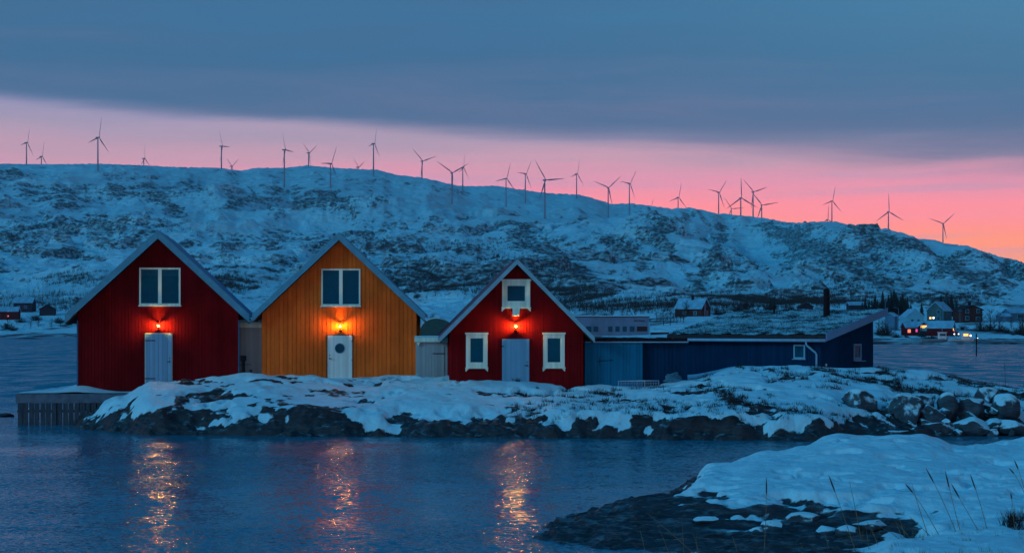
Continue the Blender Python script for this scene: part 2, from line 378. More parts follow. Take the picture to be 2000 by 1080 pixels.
# ------------------------------------------------------------------ mountain and far shore
XK = [-350, 0, 200, 400, 600, 800, 1000, 1200, 1400, 1600, 1800, 2000, 2350]
D0K = [760, 750, 740, 700, 600, 450, 430, 430, 430, 425, 420, 420, 420]
YK = [
 [(740, 662), (785, 651), (900, 612), (1200, 588), (1600, 565), (2300, 528), (3000, 475), (3800, 400), (4400, 342), (4700, 322), (5300, 325), (7600, 345)],
 [(730, 662), (775, 651), (900, 610), (1200, 585), (1600, 556), (1750, 555), (2300, 520), (3000, 470), (3800, 400), (4400, 340), (4700, 321), (5300, 323), (7600, 345)],
 [(720, 662), (765, 651), (900, 610), (1200, 580), (1600, 524), (1750, 516), (1950, 520), (2400, 508), (3000, 465), (3800, 395), (4400, 338), (4700, 320), (5300, 323), (7600, 345)],
 [(680, 662), (725, 651), (850, 615), (1100, 592), (1500, 560), (1800, 545), (2300, 512), (3000, 465), (3800, 405), (4500, 362), (5250, 327), (7600, 345)],
 [(580, 664), (630, 650), (800, 620), (1100, 600), (1500, 575), (2000, 545), (2500, 505), (3100, 462), (3900, 412), (4600, 373), (4850, 350), (5500, 324), (7600, 345)],
 [(430, 672), (475, 655), (700, 628), (900, 606), (1200, 600), (1600, 575), (1900, 515), (2100, 508), (2500, 500), (3100, 460), (3900, 415), (4600, 385), (5400, 344), (7600, 360)],
 [(410, 673), (455, 656), (700, 630), (900, 612), (1200, 598), (1600, 552), (1900, 500), (2100, 490), (2600, 482), (3200, 450), (3900, 420), (4300, 412), (5000, 402), (5700, 393), (6500, 368), (7600, 376)],
 [(410, 673), (455, 656), (560, 655), (640, 628), (800, 608), (1000, 594), (1400, 577), (2000, 548), (2600, 508), (3200, 472), (4000, 432), (4400, 422), (5200, 415), (5900, 403), (6500, 393), (7600, 402)],
 [(410, 673), (455, 656), (560, 640), (640, 619), (800, 606), (1200, 592), (2000, 562), (2600, 523), (3200, 487), (4000, 448), (4600, 430), (5600, 414), (6000, 412), (7600, 422)],
 [(405, 673), (450, 660), (520, 648), (640, 622), (800, 608), (1200, 595), (2000, 570), (2600, 538), (3400, 497), (4200, 462), (5000, 444), (5800, 433), (6200, 432), (7600, 440)],
 [(400, 674), (440, 664), (520, 645), (580, 634), (700, 622), (900, 610), (1300, 599), (2000, 582), (2800, 550), (3800, 512), (4800, 485), (5600, 470), (6000, 467), (7600, 474)],
 [(400, 674), (440, 664), (520, 643), (600, 627), (800, 618), (1200, 611), (2000, 600), (2800, 580), (3800, 550), (4800, 528), (5800, 514), (6100, 513), (7600, 520)],
 [(400, 674), (440, 664), (520, 645), (600, 632), (800, 626), (1200, 620), (2000, 612), (2800, 600), (3800, 585), (4800, 573), (5800, 570), (6100, 570), (7600, 574)]]
SKY = [(-350, 322), (0, 320), (90, 321), (190, 320), (280, 323), (330, 326), (430, 328), (470, 334), (500, 328), (560, 328), (600, 323), (650, 328), (740, 332), (770, 341), (830, 348), (890, 362),
       (910, 364), (970, 363), (1040, 374), (1080, 378), (1130, 380), (1165, 389), (1195, 399), (1230, 397), (1280, 403), (1310, 408), (1330, 406), (1360, 407), (1395, 416), (1440, 420), (1500, 427), (1540, 435),
       (1590, 433), (1630, 433), (1665, 439), (1700, 445), (1740, 457), (1780, 465), (1820, 468), (1850, 476), (1890, 480), (1930, 494), (1970, 507), (2000, 514), (2350, 570)]
NX, ND = 820, 860
xs = np.linspace(-350, 2350, NX); d0 = np.interp(xs, XK, D0K)
tt = np.linspace(0, 1, ND) ** 1.75
XP = np.repeat(xs[None], ND, 0); DD = (d0[None] - 22) + (7500 - d0[None]) * tt[:, None]
YP = table(XK, YK, XP, DD)
for _ in range(4): YP[1:-1] = (YP[:-2] + 2 * YP[1:-1] + YP[2:]) / 4; YP[:, 1:-1] = (YP[:, :-2] + 2 * YP[:, 1:-1] + YP[:, 2:]) / 4
WX = (XP - CX) / F * DD
ramp_ = sstep(0, 500, DD - d0[None])
nbig = fbm(WX / 700, DD / 900, 5, 3) - .5; nmid = ridged(WX / 230, DD / 330, 4, 11) - .55; nfin = fbm(WX / 45, DD / 60, 4, 21) - .5
ZZ = H + (HZ - YP) * DD / F
ZZ += ramp_ * (ridged(WX / 520, DD / 700, 3, 371, .45) - .6) * 120 * sstep(1500, 2600, DD) * (1 - .92 * sstep(3900, 5000, DD))
ZZ += ramp_ * (nbig * 80 * sstep(1200, 3600, DD) + nmid * np.interp(DD, [500, 1200, 2500, 5000], [3, 12, 24, 20]) + nfin * np.interp(DD, [400, 1200, 3000], [2.5, 6, 12]))
def spur(pts, amp, wx, up=True):                                  # a rocky rib given by (photo column, depth) points
    best = np.zeros_like(ZZ)
    for (x0, D0_), (x1, D1_) in zip(pts[:-1], pts[1:]):
        for t_ in np.linspace(0, 1, 14):
            xx = (x0 + (x1 - x0) * t_); Dq = D0_ + (D1_ - D0_) * t_
            best = np.maximum(best, np.exp(-(((WX - (xx - CX) / F * Dq) / wx) ** 2 + ((DD - Dq) / (wx * 1.5)) ** 2)))
    return best * amp
far_ = sstep(700, 2000, DD)
ZZ += ramp_ * (ridged(WX / 150, DD / 110, 5, 311, .55) - .6) * np.interp(DD, [450, 900, 1800, 3600, 4800], [1.5, 6, 15, 19, 9])
ZZ += ramp_ * (fbm(WX / 60, DD / 42, 4, 321, .55) - .5) * np.interp(DD, [450, 900, 1800, 3600, 4800], [1.5, 5, 13, 16, 8])
rt_ = sstep(1050, 1450, XP)
gul = ridged((WX + .20 * DD) / 95, DD / 800, 4, 351, .5)           # gullies running down to the right
gul2 = ridged((WX - .10 * DD) / 130, DD / 600, 4, 357, .5)
ZZ += ramp_ * far_ * ((gul - .6) * 30 * rt_ + (gul2 - .6) * 16 * (1 - rt_)) * (1 - .6 * sstep(4300, 5300, DD))
q_ = ZZ / 30 + (fbm(WX / 300, DD / 300, 4, 331) - .5) * 5 + WX * sstep(200, 900, WX) / 260          # ledges along the contours, tilting down to the right
ter = (np.floor(q_) + sstep(.36, .64, q_ % 1)) - q_
ZZ += ramp_ * far_ * ter * 30 * .75 * (1 - .6 * sstep(3900, 5000, DD)) * sstep(.40, .62, fbm(WX / 240, DD / 260, 3, 341))
ribA = spur([(1470, 4700), (1600, 3900), (1740, 3200), (1900, 2500)], 1, 110)
ribB = spur([(1820, 4800), (1880, 4300), (1990, 3700)], 1, 120)
ribC = spur([(1330, 4600), (1290, 3800), (1230, 3000)], 1, 120)
knA = spur([(770, 1850), (850, 1950), (960, 1950), (1050, 1950), (1110, 1800)], 1, 70)
ZZ += ribA * 85 + ribB * 75 + ribC * 60
ZZ += ramp_ * (fbm(WX / 14, DD / 20, 3, 77) - .5) * np.interp(DD, [400, 900, 3000], [1.2, 2.5, 5])
yv = HZ - (ZZ - H) * F / DD; sk = yv.min(0)
ker = np.ones(5) / 5; delta = np.convolve(np.pad(np.interp(xs, [q[0] for q in SKY], [q[1] for q in SKY]) - sk, 2, 'edge'), ker, 'valid')
yv += delta[None] * sstep(1200, 4000, DD); ZZ = H + (HZ - yv) * DD / F
ZZ = np.where(DD < d0[None] - 2, -3.0, ZZ)
bank = (DD >= d0[None] - 2) & (DD < d0[None] + 40)
ZZ = np.where(bank, np.maximum(ZZ, -.5 + (DD - d0[None]) * .04 + 1.5 * fbm(WX / 6, DD / 9, 3, 5)), ZZ)
def blob(x, y, rx, ry): return np.exp(-(((XP - x) / rx) ** 2 + ((yv - y) / ry) ** 2))
wood = (1.0 * blob(830, 545, 75, 30) + 1.0 * blob(1010, 540, 90, 38) + .9 * blob(1120, 575, 60, 22) + .8 * blob(450, 548, 50, 22) + .55 * blob(180, 545, 110, 14)
        + .5 * blob(120, 590, 160, 16) + .5 * blob(1250, 595, 160, 16) + .55 * blob(1500, 585, 140, 14) + .4 * blob(1650, 565, 90, 30)
        + .35 * blob(1450, 500, 60, 40) + .8 * blob(1860, 585, 60, 14) + .25 * ribA * (yv > 470) + .15 * ribB * (yv > 490) + .15 * ribC + .35 * blob(1330, 425, 45, 12)
        + .30 * blob(340, 430, 110, 30) + .25 * blob(800, 480, 260, 16) + .2 * blob(60, 440, 90, 40))
def pline(pts, wd):                                                # distance-based band along a line on the hillside
    best = np.full(XP.shape, 1e9)
    for (x0, y0), (x1, y1) in zip(pts[:-1], pts[1:]):
        dx_, dy_ = x1 - x0, y1 - y0
        t_ = np.clip(((XP - x0) * dx_ + (yv - y0) * dy_) / (dx_ * dx_ + dy_ * dy_), 0, 1)
        best = np.minimum(best, np.hypot(XP - x0 - t_ * dx_ + wob, (yv - y0 - t_ * dy_) * 1.3 + wob * .5))
    return np.exp(-(best / wd) ** 2)
wob = (fbm(WX / 110, DD / 160, 4, 601) - .5) * 46
gully = (pline([(1285, 452), (1320, 505), (1352, 556)], 12) + pline([(1405, 444), (1385, 500), (1358, 556)], 11) + pline([(1000, 440), (1075, 500), (1180, 572)], 22)
         + pline([(1500, 444), (1625, 496), (1750, 570), (1890, 612)], 20) + pline([(1690, 458), (1800, 482), (1880, 535), (2000, 606)], 15) + .8 * pline([(1130, 440), (1210, 470), (1260, 520)], 14)
         + .7 * pline([(220, 360), (300, 385), (345, 410)], 13) + .7 * pline([(420, 412), (490, 388), (600, 372)], 9) + .8 * pline([(590, 398), (650, 380), (690, 410)], 16)
         + .6 * pline([(0, 378), (120, 395), (240, 440)], 13) + .6 * pline([(0, 455), (170, 440), (300, 455)], 14) + .6 * pline([(360, 480), (520, 462), (640, 470)], 14) + .5 * pline([(740, 400), (900, 440), (1000, 470)], 14))
bare = (blob(1345, 480, 42, 34) + blob(1190, 445, 60, 16) + blob(430, 430, 90, 22) + blob(620, 432, 60, 18) + blob(1460, 490, 50, 30) + .8 * blob(1650, 470, 60, 12) + .8 * blob(860, 400, 120, 14) + .7 * blob(1120, 395, 160, 12) + .8 * blob(120, 350, 150, 12) + .8 * blob(1800, 500, 40, 14) + blob(880, 600, 70, 18))
wood = np.clip(wood + .55 * blob(1500, 588, 150, 10) + .5 * blob(1620, 592, 90, 9), 0, 1.15)
gy, gx = np.gradient(ZZ); dDr = np.gradient(DD, axis=0); dXr = np.gradient(WX, axis=1)
slope = np.sqrt((gy / np.maximum(dDr, .1)) ** 2 + (gx / np.maximum(np.abs(dXr), .1)) ** 2)
cover = wood * .50 + sstep(.22, .80, slope) * .56 + (fbm(WX / 420, DD / 520, 4, 501) - .5) * .95 - .05 - .07 * rt_ + .15 * rt_ * sstep(.55, .35, gul) * sstep(1500, 2200, DD) - .10 * sstep(4200, 5400, DD) - .16 * rt_ * sstep(4300, 5600, DD)
cover += gully * .62 - np.clip(bare, 0, 1) * .55
cover += (.34 + 2.0 * (fbm(WX / 20, DD / 26, 4, 507) - .47)) * (1 - sstep(650, 1100, DD)) + .9 * sstep(1.9, 1.0, ZZ)
structure(grid_mesh('mountain_terrain', WX, DD, ZZ, 'hill', {'cover': cover}))
def ground(x, D):                                                 # terrain height under a far object
    i = int(np.clip(np.searchsorted(xs, x), 0, NX - 1)); return float(np.interp(D, DD[:, i], ZZ[:, i]))

# ------------------------------------------------------------------ the skerry with the boathouses
IX = [-60, 120, 170, 235, 300, 400, 500, 600, 700, 800, 870, 1000, 1140, 1240, 1340, 1450, 1600, 1700, 1800, 1900, 2000, 2200]
def ik(yw, yb, yt, Dt, Db=90.0, zback=None):                      # waterline row, top of the dark band, crest row, crest depth, depth of the back shore
    Dw = H * F / (yw - HZ); zt = H - (yt - HZ) / F * Dt; D1 = Dw + 1.1
    zb_ = H - (yb - HZ) / F * D1
    zr_ = zt if zback is None else zback
    return [(Dw - 4, -1.2), (Dw - .2, -.15), (Dw + .25, .28), (D1, zb_), ((D1 + Dt) / 2, zb_ + (zt - zb_) * .58), (Dt, zt), (Dt + 3, zr_), (Db - 4, zr_ * .9), (Db, -1.0), (Db + 10, -3)]
IK = [[(50, -2), (100, -2)], [(50, -1.5), (66, -1.2), (70, -.5), (100, -1.5)], [(50, -1.5), (66.5, -.3), (68, .35), (70.5, .75), (72, .4), (90, .2), (92, -2)],
      ik(845, 800, 778, 70, 88, .9), ik(850, 803, 743, 70.2, 88, 1.25), ik(851, 808, 738, 70.5, 88, 1.5), ik(852, 806, 732, 71, 88, 2.1), ik(853, 800, 736, 72, 88), ik(853, 806, 740, 72.5, 88), ik(854, 808, 737, 72, 88), ik(855, 810, 739, 71, 88),
      ik(856, 815, 747, 69.5, 88), ik(857, 808, 757, 69.5, 88), ik(858, 805, 760, 69.5, 88), ik(860, 805, 744, 71, 90), ik(861, 808, 722, 72, 92), ik(862, 815, 717, 73, 92, 2.35), ik(856, 822, 720, 73, 91, 2.3),
      ik(854, 826, 729, 73, 82, 1.6), ik(852, 828, 742, 73, 80, 1.2), ik(850, 828, 757, 73, 80, 1.0), ik(850, 800, 775, 73, 80, .8)]
gx_ = np.arange(-22, 32, .085); gy_ = np.arange(57, 96, .085)
GX, GY = np.meshgrid(gx_, gy_); GP = CX + GX / GY * F
B0 = table(IX, IK, GP, GY)
for _ in range(3): B0[1:-1] = (B0[:-2] + 2 * B0[1:-1] + B0[2:]) / 4; B0[:, 1:-1] = (B0[:, :-2] + 2 * B0[:, 1:-1] + B0[:, 2:]) / 4
cr = sstep(.15, 1.0, B0)
flat = 1 - .8 * sstep(72.3, 73.5, GY) * (GP < 1750)               # calm ground round the houses
Rk = B0 - .16 - .10 * sstep(650, 850, GP) * sstep(1380, 1250, GP) + ((ridged(GX / 2.6, GY / 1.7, 5, 31, .55) - .60) * .80 + (fbm(GX / .55, GY / .35, 3, 41) - .5) * (.26 + .30 * sstep(1.3, .7, B0))) * flat
rub = sstep(1400, 1500, GP) * sstep(2.4, 1.6, B0)
Rk += rub * (ridged(GX / 1.2, GY / .9, 4, 53) - .6) * .35
Sn = B0 + .05 + (fbm(GX / 2.2, GY / 1.7, 4, 61) - .5) * .46 * flat
tide = .80 + .55 * (fbm(GX / 1.5, GY / 1.2, 4, 71) - .5) * 2 - .15 * sstep(1500, 1650, GP)
Sn -= (.42 + 2.2 * sstep(.62, .40, B0)) * sstep(tide + .30, tide - .16, B0)
Sn -= .28 * sstep(.56, .72, fbm(GX / 1.3, GY / .8, 4, 83)) * flat * (GP < 2050) * sstep(73.2, 72.2, GY)
Rk = np.where(B0 > .3, Rk, Rk + (fbm(GX / 1.3, GY / .8, 4, 91) - .5) * .5)
df = Sn - Rk
Z = np.maximum(Sn, Rk) + .03 * np.exp(-(df / .05) ** 2)
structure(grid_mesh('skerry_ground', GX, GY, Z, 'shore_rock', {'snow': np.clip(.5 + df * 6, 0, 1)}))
IZ, IS = Z, df
def iground(x, y):
    i = int(np.clip((x - gx_[0]) / .085, 0, len(gx_) - 1)); j = int(np.clip((y - gy_[0]) / .085, 0, len(gy_) - 1)); return float(IZ[j, i])

# ------------------------------------------------------------------ near shore (bottom right)
NK = [980, 1030, 1100, 1250, 1400, 1500, 1640, 1800, 1880, 1960, 2060, 2400]
NZ = [[(20, -1), (60, -1)],
 [(20, -1), (31, -.5), (32.5, -.05), (33.8, .06), (35, -.2), (38, -.6), (60, -1)],
 [(20, -1), (30, -.3), (31.5, .02), (33, .20), (35, .27), (36.4, .1), (38, -.4), (60, -1)],
 [(20, .2), (30, .12), (31.5, .18), (33, .32), (35, .46), (37, .50), (38.8, .12), (40, -.3), (60, -1)],
 [(20, .3), (30, .20), (32.5, .22), (34, .40), (36, .55), (38, .64), (40, .76), (42, .76), (43.4, .3), (45, -.35), (60, -1)],
 [(20, .3), (30, .20), (33, .25), (34.5, .45), (36, .60), (40, .87), (43, .96), (44.6, .6), (46.5, -.4), (60, -1)],
 [(20, .35), (30, .22), (33.3, .24), (34.5, .48), (36, .64), (40, .97), (43, 1.22), (45, 1.36), (46.6, 1.0), (49, -.4), (60, -1)],
 [(20, .35), (30, .27), (33.3, .26), (34.5, .48), (36, .66), (40, .99), (43, 1.22), (45, 1.34), (47, 1.0), (50, -.4), (60, -1)],
 [(20, .35), (30, .30), (33.3, .30), (34.5, .45), (36, .64), (40, .92), (43, 1.02), (45, 1.02), (47, .7), (50, -.2), (60, -1)],
 [(20, .35), (30, .32), (33.3, .34), (34.5, .46), (36, .65), (40, .92), (43, 1.06), (45, 1.06), (48, .85), (51, .5), (54, -.5), (60, -1)],
 [(20, .35), (30, .32), (33.3, .36), (36, .66), (40, .95), (44, 1.2), (48, 1.2), (51, .9), (54, -.4), (60, -1)],
 [(20, .4), (30, .4), (36, .7), (42, 1.2), (48, 1.2), (54, .4), (58, -.6), (60, -1)]]
nx_ = np.arange(-2, 24, .05); ny_ = np.arange(24, 55, .05)
GX2, GY2 = np.meshgrid(nx_, ny_); GP2 = CX + GX2 / GY2 * F
B1 = table(NK, NZ, GP2, GY2)
for _ in range(6): B1[1:-1] = (B1[:-2] + 2 * B1[1:-1] + B1[2:]) / 4; B1[:, 1:-1] = (B1[:, :-2] + 2 * B1[:, 1:-1] + B1[:, 2:]) / 4
Rk2 = B1 - .10 + (ridged(GX2 / 2.8, GY2 / 1.1, 4, 131, .45) - .60) * .46  + (fbm(GX2 / .7, GY2 / .2, 5, 141, .6) - .5) * .13
Sn2 = B1 + .06 + (fbm(GX2 / 1.3, GY2 / 1.1, 4, 161) - .5) * .30 + (fbm(GX2 / .25, GY2 / .25, 2, 165) - .5) * .02
td = .54 - .33 * sstep(1730, 1850, GP2) + .26 * (fbm(GX2 / 1.1, GY2 / .6, 4, 171) - .5) * 2 + .10 * sstep(1500, 1300, GP2)
Sn2 -= (.30 + .9 * sstep(.20, .08, B1)) * sstep(td + .12, td - .14, B1) * (1 - sstep(31.6, 30.6, GY2 + .6 * (fbm(GX2 / 1.2, GY2 / .8, 3, 175) - .5)) * sstep(1640, 1760, GP2))
Sn2 -= .14 * sstep(.60, .74, fbm(GX2 / 1.0, GY2 / .7, 4, 183))
qt = (B1 + (fbm(GX2 / 2.6, GY2 / .8, 4, 137) - .5) * .42) / .12                       # ledges stepping down to the water
Rk2 += (np.floor(qt) + sstep(.62, .96, qt % 1) - qt) * .12 * .95
Rk2 -= .20 * sstep(.50, .86, B1) + .10 * sstep(1700, 1850, GP2)
df2 = Sn2 - Rk2
Z2 = np.maximum(Sn2, Rk2) + .015 * np.exp(-(df2 / .03) ** 2)
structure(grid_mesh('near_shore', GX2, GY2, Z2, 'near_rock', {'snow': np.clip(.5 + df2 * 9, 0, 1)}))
def nground(x, y):
    i = int(np.clip((x - nx_[0]) / .05, 0, len(nx_) - 1)); j = int(np.clip((y - ny_[0]) / .05, 0, len(ny_) - 1)); return float(Z2[j, i])

# ------------------------------------------------------------------ boathouses
def wall_lamp(house, x, z, glow, label=None):
    b = MB(); y = -.25
    b.tube([(x, -.03, z - .22), (x, -.14, z - .25), (x, y, z - .19), (x, y, z - .10)], .014, 8)
    b.lathe([(.0, -.05), (.055, -.05), (.06, 0), (.055, .05), (.0, .05)], (x, -.045, z - .22), 12)
    b.lathe([(.0, -.115), (.025, -.115), (.05, -.085), (.074, -.052), (.07, -.047), (.0, -.045)], (x, y, z), 14)
    b.lathe([(.042, .062), (.098, .050), (.100, .056), (.044, .072), (.042, .062)], (x, y, z), 18)      # open cap ring
    for a_ in range(3):
        an = R(90 + 120 * a_); cx_, cy_ = x + .072 * math.cos(an), y + .072 * math.sin(an)
        b.tube([(x + .05 * math.cos(an), y + .05 * math.sin(an), z - .05), (cx_, cy_, z + .055)], .004, 5)
    lamp = b.build('wall_lamp', 'black_metal', house)
    g = MB(); pr = [(.0001, -.045)] + [(.040 * math.sin(R(a_)), -.008 - .040 * math.cos(R(a_)) * -1 * -1) for a_ in range(20, 180, 20)] + [(.0001, .034)]
    g.lathe(pr, (x, y, z), 14); g.build('bulb', glow, lamp, smooth=True)
    return lamp

def boathouse(name, label, loc, yaw, W_, L, zbase, apex, tv, slope, half, wallm, roofm, bargem, board, snowroof=False):
    h = thing(name, label, 'boathouse', (loc[0], loc[1], zbase), yaw)
    za = apex - zbase; hw = W_ / 2
    under = lambda x: za - tv - slope * abs(x)
    b = MB()
    b.prism([(-hw, -.9), (hw, -.9), (hw, under(hw)), (0, under(0)), (-hw, under(hw))], 0, L)
    k = int(W_ / board); st_ = W_ / k
    for i in range(k):                                            # vertical cladding boards on the front gable
        x0 = -hw + i * st_ + .012 * random.uniform(.6, 1.4); x1 = -hw + (i + 1) * st_ - .014; t_ = .020 + .006 * random.random()
        zt0, zt1 = under(x0) - .004, under(x1) - .004
        if x0 < 0 < x1: poly = [(x0, -.9), (x1, -.9), (x1, zt1), (0, under(0) - .004), (x0, zt0)]
        else: poly = [(x0, -.9), (x1, -.9), (x1, zt1), (x0, zt0)]
        b.prism(poly, -t_, .002)
    kl = int(L / .2)
    for sx in (-1, 1):
        for i in range(kl):
            y0 = .01 + i * L / kl
            b.box(*sorted((sx * (hw - .002), sx * (hw + .022))), y0, y0 + L / kl - .02, -.9, under(hw) - .03)
    b.build('wall', wallm, h)
    fo = .42
    r = MB()
    tk = .10 * math.sqrt(1 + slope * slope)
    for sx in (-1, 1):
        poly = [(0, za), (0, za - tk), (sx * half, za - tk - slope * half), (sx * half, za - slope * half)]
        if sx < 0: poly = poly[::-1]
        r.prism(poly[::-1], -fo + .03, L + .3)
        for i in range(int((L + fo) / .35)):                      # standing seams
            y0 = -fo + .1 + i * .35
            q = [(sx * .02, za - .02 * slope + .003), (sx * .02, za - .02 * slope + .035), (sx * half, za - slope * half + .035), (sx * half, za - slope * half + .003)]
            r.prism(q if sx > 0 else q[::-1], y0, y0 + .03)
    roof = r.build('roof', roofm, h)
    for sx in (-1, 1):
        bb = MB()
        a0, a1 = za + .012, za - tv
        poly = [(0.0 + sx * .003, a0), (sx * .003, a1), (sx * (half + .012), a1 - slope * half), (sx * (half + .012), a0 - slope * half)]
        bb.prism(poly[::-1] if sx > 0 else poly, -fo - .02, -fo + .028)
        bb.build('barge_board', bargem, h)
        sb = MB()                                                 # soffit and eave board
        poly = [(sx * hw, under(hw) + .0), (sx * hw, under(hw) - .03), (sx * (half - .02), under(half) - .03), (sx * (half - .02), under(half) + .0)]
        sb.prism(poly if sx < 0 else poly[::-1], -fo + .03, L + .25)
        sb.build('eave_board', 'tarred', h)
    return h

def window(house, x, z, w_, h_, panes=2, trim=.09, fm='white_paint', blind=False, flared=False, deep=.075):
    """x centre, z of the lower edge, overall size of the frame"""
    b = MB(); x0, x1, z0, z1 = x - w_ / 2, x + w_ / 2, z, z + h_
    b.box(x0, x0 + trim, -deep, -.02, z0, z1); b.box(x1 - trim, x1, -deep, -.02, z0, z1)
    b.box(x0 + trim, x1 - trim, -deep, -.02, z1 - trim, z1); b.box(x0 + trim, x1 - trim, -deep, -.02, z0, z0 + trim * 1.3)
    if panes == 2: b.box(x - .085, x + .085, -deep, -.02, z0 + trim * 1.3, z1 - trim)
    win = b.build('window', fm, house, bevel=.006)
    s_ = MB(); s_.box(x0 - .03, x1 + .03, -deep - .07, -deep + .003, z0 - .035, z0 + .02)
    if flared:
        t_ = MB(); t_.box(x0 - .04, x1 + .04, -deep - .03, -deep + .002, z1 - .02, z1 + .06); t_.build('window_head', fm, win)
        for sx in (-1, 1):
            xa = x + sx * w_ / 2
            s_.prism([(xa - sx * .13, z0 - .03), (xa - sx * .10, z0 - .07), (xa + sx * .0, z0 - .17), (xa + sx * .02, z0 - .15), (xa + sx * .02, z0 - .03)][::1 if sx > 0 else -1], -deep - .02, -.02)
    s_.build('window_sill', fm, win)
    iw = [(x0 + trim, x1 - trim)] if panes == 1 else [(x0 + trim, x - .085), (x + .085, x1 - trim)]
    if flared:
        q = MB()
        for a_, c_ in iw:
            e_ = .045
            q.box(a_, a_ + e_, -.060, -.025, z0 + trim * 1.3, z1 - trim); q.box(c_ - e_, c_, -.060, -.025, z0 + trim * 1.3, z1 - trim)
            q.box(a_ + e_, c_ - e_, -.060, -.025, z1 - trim - e_, z1 - trim); q.box(a_ + e_, c_ - e_, -.060, -.025, z0 + trim * 1.3, z0 + trim * 1.3 + e_)
        q.build('sash', fm, win)
    for a_, c_ in iw:
        g = MB(); g.box(a_ - .005, c_ + .005, -.050, -.046, z0 + .1, z1 - trim + .005); g.build('pane', 'glass', win)
    k = MB(); k.box(x0 + .02, x1 - .02, -.030, -.024, z0 + .02, z1 - .02); k.build('window_interior', 'dark_room', win)
    if blind:
        k = MB()
        for a_, c_ in iw: k.box(a_, c_, -.042, -.034, z1 - trim - .30, z1 - trim)
        k.tube([(x0 + .52, -.038, z0 + .1), (x0 + .50, -.038, z1 - .3)], .006, 5)
        k.build('blind', 'blind', win)
    return win

def door(house, x, z, w_, h_, mat, boards=True, frame='tarred', handle_side=1, porthole=False, hinges=()):
    b = MB(); x0, x1 = x - w_ / 2, x + w_ / 2
    if boards:
        k = 6
        for i in range(k): b.box(x0 + i * w_ / k + .004, x0 + (i + 1) * w_ / k - .004, -.062 - .004 * (i % 2), -.02, z, z + h_)
    else: b.box(x0, x1, -.064, -.02, z, z + h_)
    dr = b.build('door', mat, house, bevel=.004)
    f_ = MB(); f_.box(x0 - .03, x0 - .002, -.05, -.015, z, z + h_ + .03); f_.box(x1 + .002, x1 + .03, -.05, -.015, z, z + h_ + .03); f_.box(x0 - .002, x1 + .002, -.055, -.015, z + h_ + .002, z + h_ + .035)
    f_.build('door_frame', frame, dr)
    q = MB(); hx = x + handle_side * (w_ / 2 - .10)
    q.tube([(hx, -.06, z + 1.02), (hx, -.13, z + 1.02), (hx - handle_side * .13, -.13, z + 1.02)], .014, 6)
    q.lathe([(0, -.03), (.03, -.03), (.03, .03), (0, .03)], (hx, -.07, z + 1.02), 8)
    q.build('handle', 'black_metal', dr)
    q = MB(); q.box(hx - .015, hx + .015, -.08, -.06, z + 1.15, z + 1.21); q.build('lock', 'black_metal', dr)
    for hz, hl in hinges:
        q = MB(); s_ = -handle_side
        xa, xb = sorted((x + s_ * (w_ / 2 + .02), x + s_ * (w_ / 2 - hl)))
        q.box(xa, xb, -.078, -.055, z + hz - .02, z + hz + .02); q.build('hinge', 'black_metal', dr)
    if porthole:
        zc = z + h_ - .61
        ring = MB(); pts = [(x + .235 * math.cos(R(a_)), -.07, zc + .235 * math.sin(R(a_))) for a_ in range(0, 361, 15)]
        ring.tube(pts, .016, 6, False); ring.build('porthole_rim', 'galvanised', dr)
        g = MB(); k = 24
        g.add([(x + .225 * math.cos(2 * math.pi * i / k), -.067, zc + .225 * math.sin(2 * math.pi * i / k)) for i in range(k)] + [(x + .225 * math.cos(2 * math.pi * i / k), -.062, zc + .225 * math.sin(2 * math.pi * i / k)) for i in range(k)],
              [list(range(k)), list(range(2 * k - 1, k - 1, -1))] + [((i + 1) % k, i, k + i, k + (i + 1) % k) for i in range(k)])
        g.build('pane', 'dark_glass', dr)
    return dr
plain('dark_glass', (.004, .07, .11), .12, .3, 2)
MATS['black_metal'].node_tree.nodes['Principled BSDF'].inputs['Specular IOR Level'].default_value = .04
MATS['dark_glass'].node_tree.nodes['Principled BSDF'].inputs['Specular IOR Level'].default_value = .05

def at(x, D): return ((x - CX) / F * D, D)
def hz_(y, D): return H + (HZ - y) / F * D
D1 = 73.0; s = D1 / F
h1 = boathouse('red_boathouse', 'dark red boathouse on the pier with a double window above a pale plank door', at(310, D1), R(7.5), 306 * s, 9.0, 1.46, hz_(451, D1), .39, .935, 175 * s,
               'red_paint', 'roof_metal', 'barge_metal', .155)
window(h1, 2.5 * s, hz_(597, D1) - 1.46, 79 * s, 74 * s, 2, .085, blind=True)
door(h1, 0, hz_(748, D1) - 1.46, 50 * s, 96 * s, 'pale_door_paint', True, 'white_paint', 1, hinges=((2.02, .45), (.22, .45)))
wall_lamp(h1, 0, hz_(636, D1) - 1.46, 'lamp_glow')
b = MB()
for sx in (-1, 1):
    b = MB(); b.box(*sorted((sx * 153 * s, sx * (153 * s + .06))), -.045, .10, -.3, hz_(617, D1) - 1.46 - .2); b.build('corner_board', 'grey_board', h1)

D2 = 73.0
h2 = boathouse('orange_boathouse', 'orange boathouse with a white porthole door, middle one of the row', at(663, D2), R(2.3), 300 * s, 9.0, 1.95, hz_(456, D2), .34, .945, 167 * s,
               'orange_paint', 'roof_metal', 'barge_metal', .20)
window(h2, 3 * s, hz_(598, D2) - 1.95, 76 * s, 73 * s, 2, .075)
door(h2, 1 * s, hz_(742, D2) - 1.95, 48 * s, 87 * s, 'white_door_paint', False, 'tarred', -1, True, hinges=((1.85, .03), (.95, .03)))
wall_lamp(h2, 2 * s, hz_(637, D2) - 1.95, 'lamp_glow_amber')

